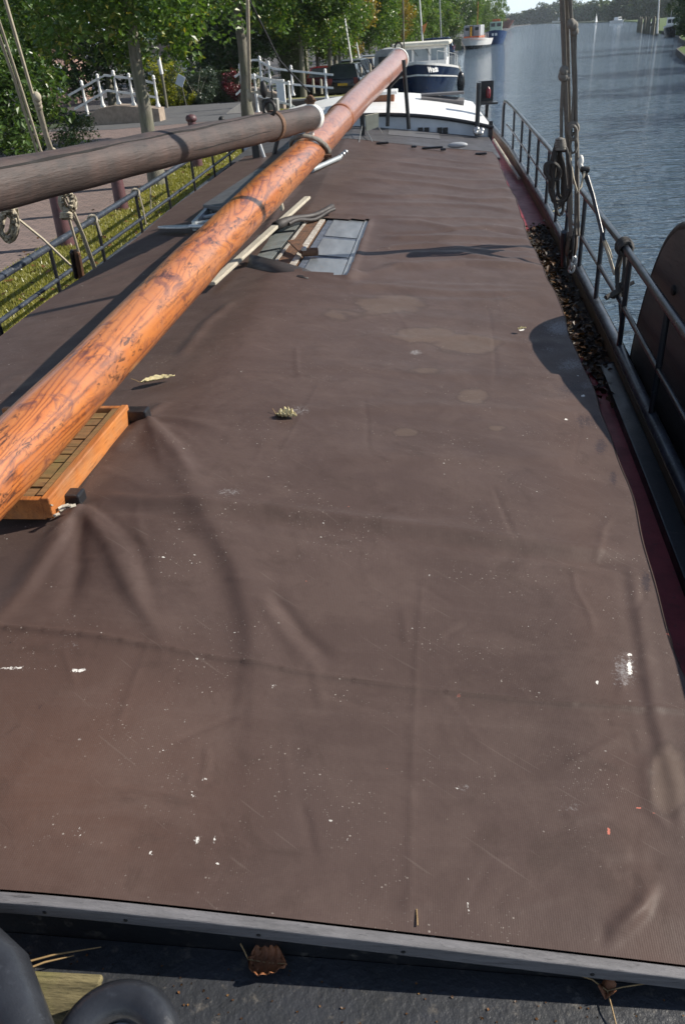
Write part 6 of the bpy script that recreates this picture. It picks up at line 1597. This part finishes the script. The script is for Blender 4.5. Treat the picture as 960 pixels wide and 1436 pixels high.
    def coil(name, lab, cx, cy, w, h, n, seed, turns):
        rr = random.Random(seed); t = empty(name, l(cx, cy+h, -.05), lab, 'rope', 'rope coils at the left railing'); mb = MB()
        for k in range(n):
            ox, oy, ww, hh = rr.uniform(-.22, .22)*w, rr.uniform(-.2, .2)*h, w*rr.uniform(.5, 1), h*rr.uniform(.62, 1); tl = rr.uniform(-.3, .3)
            mb.tube([l(cx+ox+ww*math.cos(a)+tl*hh*math.sin(a)*.4, cy+oy+hh*math.sin(a), -.05+.04*math.sin(a+k)+rr.uniform(-.03, .03)) for a in np.linspace(0, 6.28, 24, endpoint=False)], .0125, 7, closed=True, strands=3)
        mb.build('loops', M['rope'], t); mb = MB()
        for k in range(3): mb.tube([l(turns[0]+turns[2]*math.cos(a), turns[1]+k*2.6+1.6*math.sin(a), -.08+.05*math.sin(a)) for a in np.linspace(0, 6.28, 14, endpoint=False)], .012, 7, closed=True, strands=3)
        mb.build('turns', M['rope'], t)
    coil('rope_coil', 'neat oval rope coil hanging under the spar, before the nearest mooring post', 95, 283, 11, 17, 7, 3, (93, 300, 7))
    coil('rope_coil', 'untidy rope coil hanging at the left edge under the spar', 11, 314, 13, 24, 9, 5, (12, 292, 6))
    o = MB().tube([l(24, 306), l(60, 335), l(110, 382)], .011, 8, strands=3).build('slanting_rope', M['rope']); tag(o, 'pale rope slanting down from the untidy coil to the rusty block', 'rope')
    # rope ends round the left top rail
    gl = lambda y: np.array([float(gun_l(y))+.10, y, ZL0-.01+float(sheer(y))+.55])
    for px, lab in ((130, 'rope hitch round the left top rail, nearer, beside the tackle lines'), (190, 'rope hitch round the left top rail, farther, with a long hanging tail')):
        best = min(np.linspace(4, 12, 400), key=lambda y: abs(project(gl(y)[None])[0][0]-px)); c = gl(best); t = empty('rope_hitch', tuple(c), lab, 'rope', 'rope hitches on the left rail')
        mb = MB(); mb.tube([c+np.array([.045*math.cos(a), .012*math.sin(2*a), .045*math.sin(a)]) for a in np.linspace(0, 6.28, 16, endpoint=False)], .012, 7, closed=True, strands=3); mb.build('loop', M['rope'], t)
        mb = MB(); mb.tube([c+np.array([.04, 0, 0]), c+np.array([.055, 0, -.16]), c+np.array([.05, .02, -.36 if px > 150 else -.12])], .010, 7, strands=3); mb.build('tail', M['rope'], t)
    p = atz(212, 300, 1.02); o = MB().tube([p, aty(211, 262, p[1])], .012, 6).build('white_line', M['rope']); tag(o, 'thin pale line hanging by the foot of the nearest lime trunk', 'rope')
tackles()

# ------------------------------------------------------------------ leaves and scraps
def scraps():
    def leaf(name, p, ang, L, W, curl, mat, lab, seed, stem=True, wrinkle=.004):
        rr = np.random.default_rng(seed); n, m = 22, 10; V = []
        for i in range(n+1):
            u = i/n; w = W*.5*math.sin(math.pi*u**.8)**.8*(1+.05*math.sin(u*19)*(u > .1))
            for j in range(m+1):
                v = -1+2*j/m
                V.append((u*L-L/2, v*w*(1-.25*curl*abs(v)), .006+curl*(v*v)*w*.9+curl*.12*L*(u-.5)**2*2+wrinkle*math.sin(u*34+v*3)*(abs(v)**.5)+.002*rr.normal()))
        Fc = [(i*(m+1)+j, (i+1)*(m+1)+j, (i+1)*(m+1)+j+1, i*(m+1)+j+1) for i in range(n) for j in range(m)]
        t = local_empty(name, lab, 'leaf'); MB().add(V, Fc, True).build('blade', mat, t, solid=.0006)
        mb = MB(); mb.tube([(L/2, 0, .01), (0, 0, .005), (-L/2, 0, .009)], [.0006, .0012, .0015], 5)
        if stem: mb.tube([(-L/2, 0, .008), (-L*.62, .01, .022), (-L*.74, .02, .03)], .0015, 5)
        mb.build('stem', M['stem'], t)
        t.location = tuple(p); t.rotation_euler = (0, -.05, ang); return t
    leaf('fallen_leaf', onhatch(222, 534, .005), .35, .165, .060, .55, M['leafdry'], 'long pale curled leaf on the tarpaulin close to the boom', 1, wrinkle=.0012)
    leaf('fallen_leaf', onhatch(402, 585, .003), -.25, .098, .075, .8, M['leafdry'], 'short pale crinkled leaf on the open middle of the tarpaulin', 2, wrinkle=.006)
    leaf('fallen_leaf', atz(376, 1352, 1.672), -.1, .085, .085, .5, M['leafbrown'], 'rust-brown leaf in the shadow below the grey end board', 3)
    leaf('fallen_leaf', atz(731, 462, 1.80), .3, .055, .03, .4, M['leafdry'], 'tiny pale leaf beside the shadow of the leeboard', 4, False)
    leaf('fallen_leaf', atz(773, 298, 1.26), .8, .10, .06, .5, M['leafdry'], 'pale leaf on the right side deck near the tackle', 8)
    # dry twig with several stalks
    p = atz(850, 1394, 1.622); t = local_empty('dry_leaf_stalk', 'small dry orange leaf with three long stalks on the black foredeck', 'leaf')
    mb = MB(); mb.tube([(0, 0, .012), (-.03, .012, .03), (-.075, .03, .022)], .0016, 5); mb.tube([(0, 0, .012), (.03, .004, .022), (.078, .018, .012)], .0014, 5); mb.tube([(0, 0, .012), (.002, -.03, .012), (.006, -.07, .004)], .0016, 5); mb.build('stalk', M['stem'], t)
    V = []
    for k in range(9):
        a = k/9*6.28; V.append((.016*math.cos(a)*(1+.5*(k % 2)), .014*math.sin(a)*(1+.4*((k+1) % 2)), .012+.014*(k % 3)))
    V.append((0, 0, .006)); MB().add(V, [(k, (k+1) % 9, 9) for k in range(9)], True).build('blade', M['leafbrown'], t, solid=.0008)
    t.location = tuple(p)
    # straw stalks at lower left
    for (a, b), lab in ((((12, 1356), (142, 1328)), 'long dry grass stalk at lower left, upper one of two'), (((20, 1366), (104, 1340)), 'long dry grass stalk at lower left, lower one of two')):
        pa, pb = atz(*a, 1.73), atz(*b, 1.72); o = MB().tube([pa, lerp(pa, pb, .5)+np.array([0, .003, .004]), pb], [.0022, .002, .001], 6).build('grass_stalk', M['stem']); tag(o, lab, 'stalk')
    # bark chip on the tarpaulin edge
    p = aty(585, 1292, .97); o = MB().beam(onhatch(584, 1275, .002), onhatch(585.5, 1298, .002), .0025, .0025).build('twig', M['stem']); tag(o, 'thin brown twig standing on the tarpaulin near the end board', 'twig')
    # leaf litter in the right gutter
    rng = np.random.default_rng(9); n = 2000
    y = 4.7+5.2*rng.beta(1.9, 1.9, n); f = rng.beta(2, 1.3, n); x = xr(y)+.06+(gun_r(y)-.05-xr(y)-.06)*f
    P = np.stack([x, y, 1.207+sheer(y)+.05*rng.random(n)**2*(f > .3)], 1); V, Fq, tone = leaf_cloud(P, .055, rng, .7, 1.2)
    o = npmesh('leaf_litter', V, Fq, LEAF['litter'], None, {'tone': tone**1.6}); tag(o, 'drift of brown leaves along the right side deck gutter', 'leaves', kind='stuff')
    # damp mould under the leaves
    V = []; ny = 60
    for i in range(ny+1):
        yy = 5.0+4.9*i/ny; xb = float(gun_r(yy))-.05; h = min(1, i/14, (ny-i)/10); xa = lerp(xb-.01, float(xr(yy))+.10, min(1, h**.6*(.9+.2*math.sin(yy*31)*math.sin(yy*13))))+.03*math.sin(yy*7)+.02*math.sin(yy*17)
        for j in range(6): f = j/5; V.append((lerp(xa, xb, f), yy, 1.203+float(sheer(yy))+h*(.004+.028*f**1.5+.006*rnd.random())*(j > 0)))
    o = MB().add(V, [(i*6+j, i*6+j+1, (i+1)*6+j+1, (i+1)*6+j) for i in range(ny) for j in range(5)], True).build('leaf_mould', basic('leaf_mould_soil', (.035, .026, .018), (.018, .014, .010), 14, .9, bumpst=.8, dirt=(.06, .055, .02)), kind='stuff'); tag(o, 'dark damp leaf mould in the right side deck gutter', 'dirt')
    # crumbs and grit on the foredeck
    n = 260; P = np.stack([-1.0+1.8*rng.random(n), .66+.24*rng.random(n), np.full(n, 1.487)], 1); P[:, 2] = fdz(P[:, 0])+.002
    V, Fq, tone = leaf_cloud(P, .006, rng, .8, 2.0); o = npmesh('deck_grit', V, Fq, LEAF['dead'], None, {'tone': tone}); tag(o, 'scattered pale crumbs and grit on the black foredeck', 'grit', kind='stuff')
scraps()
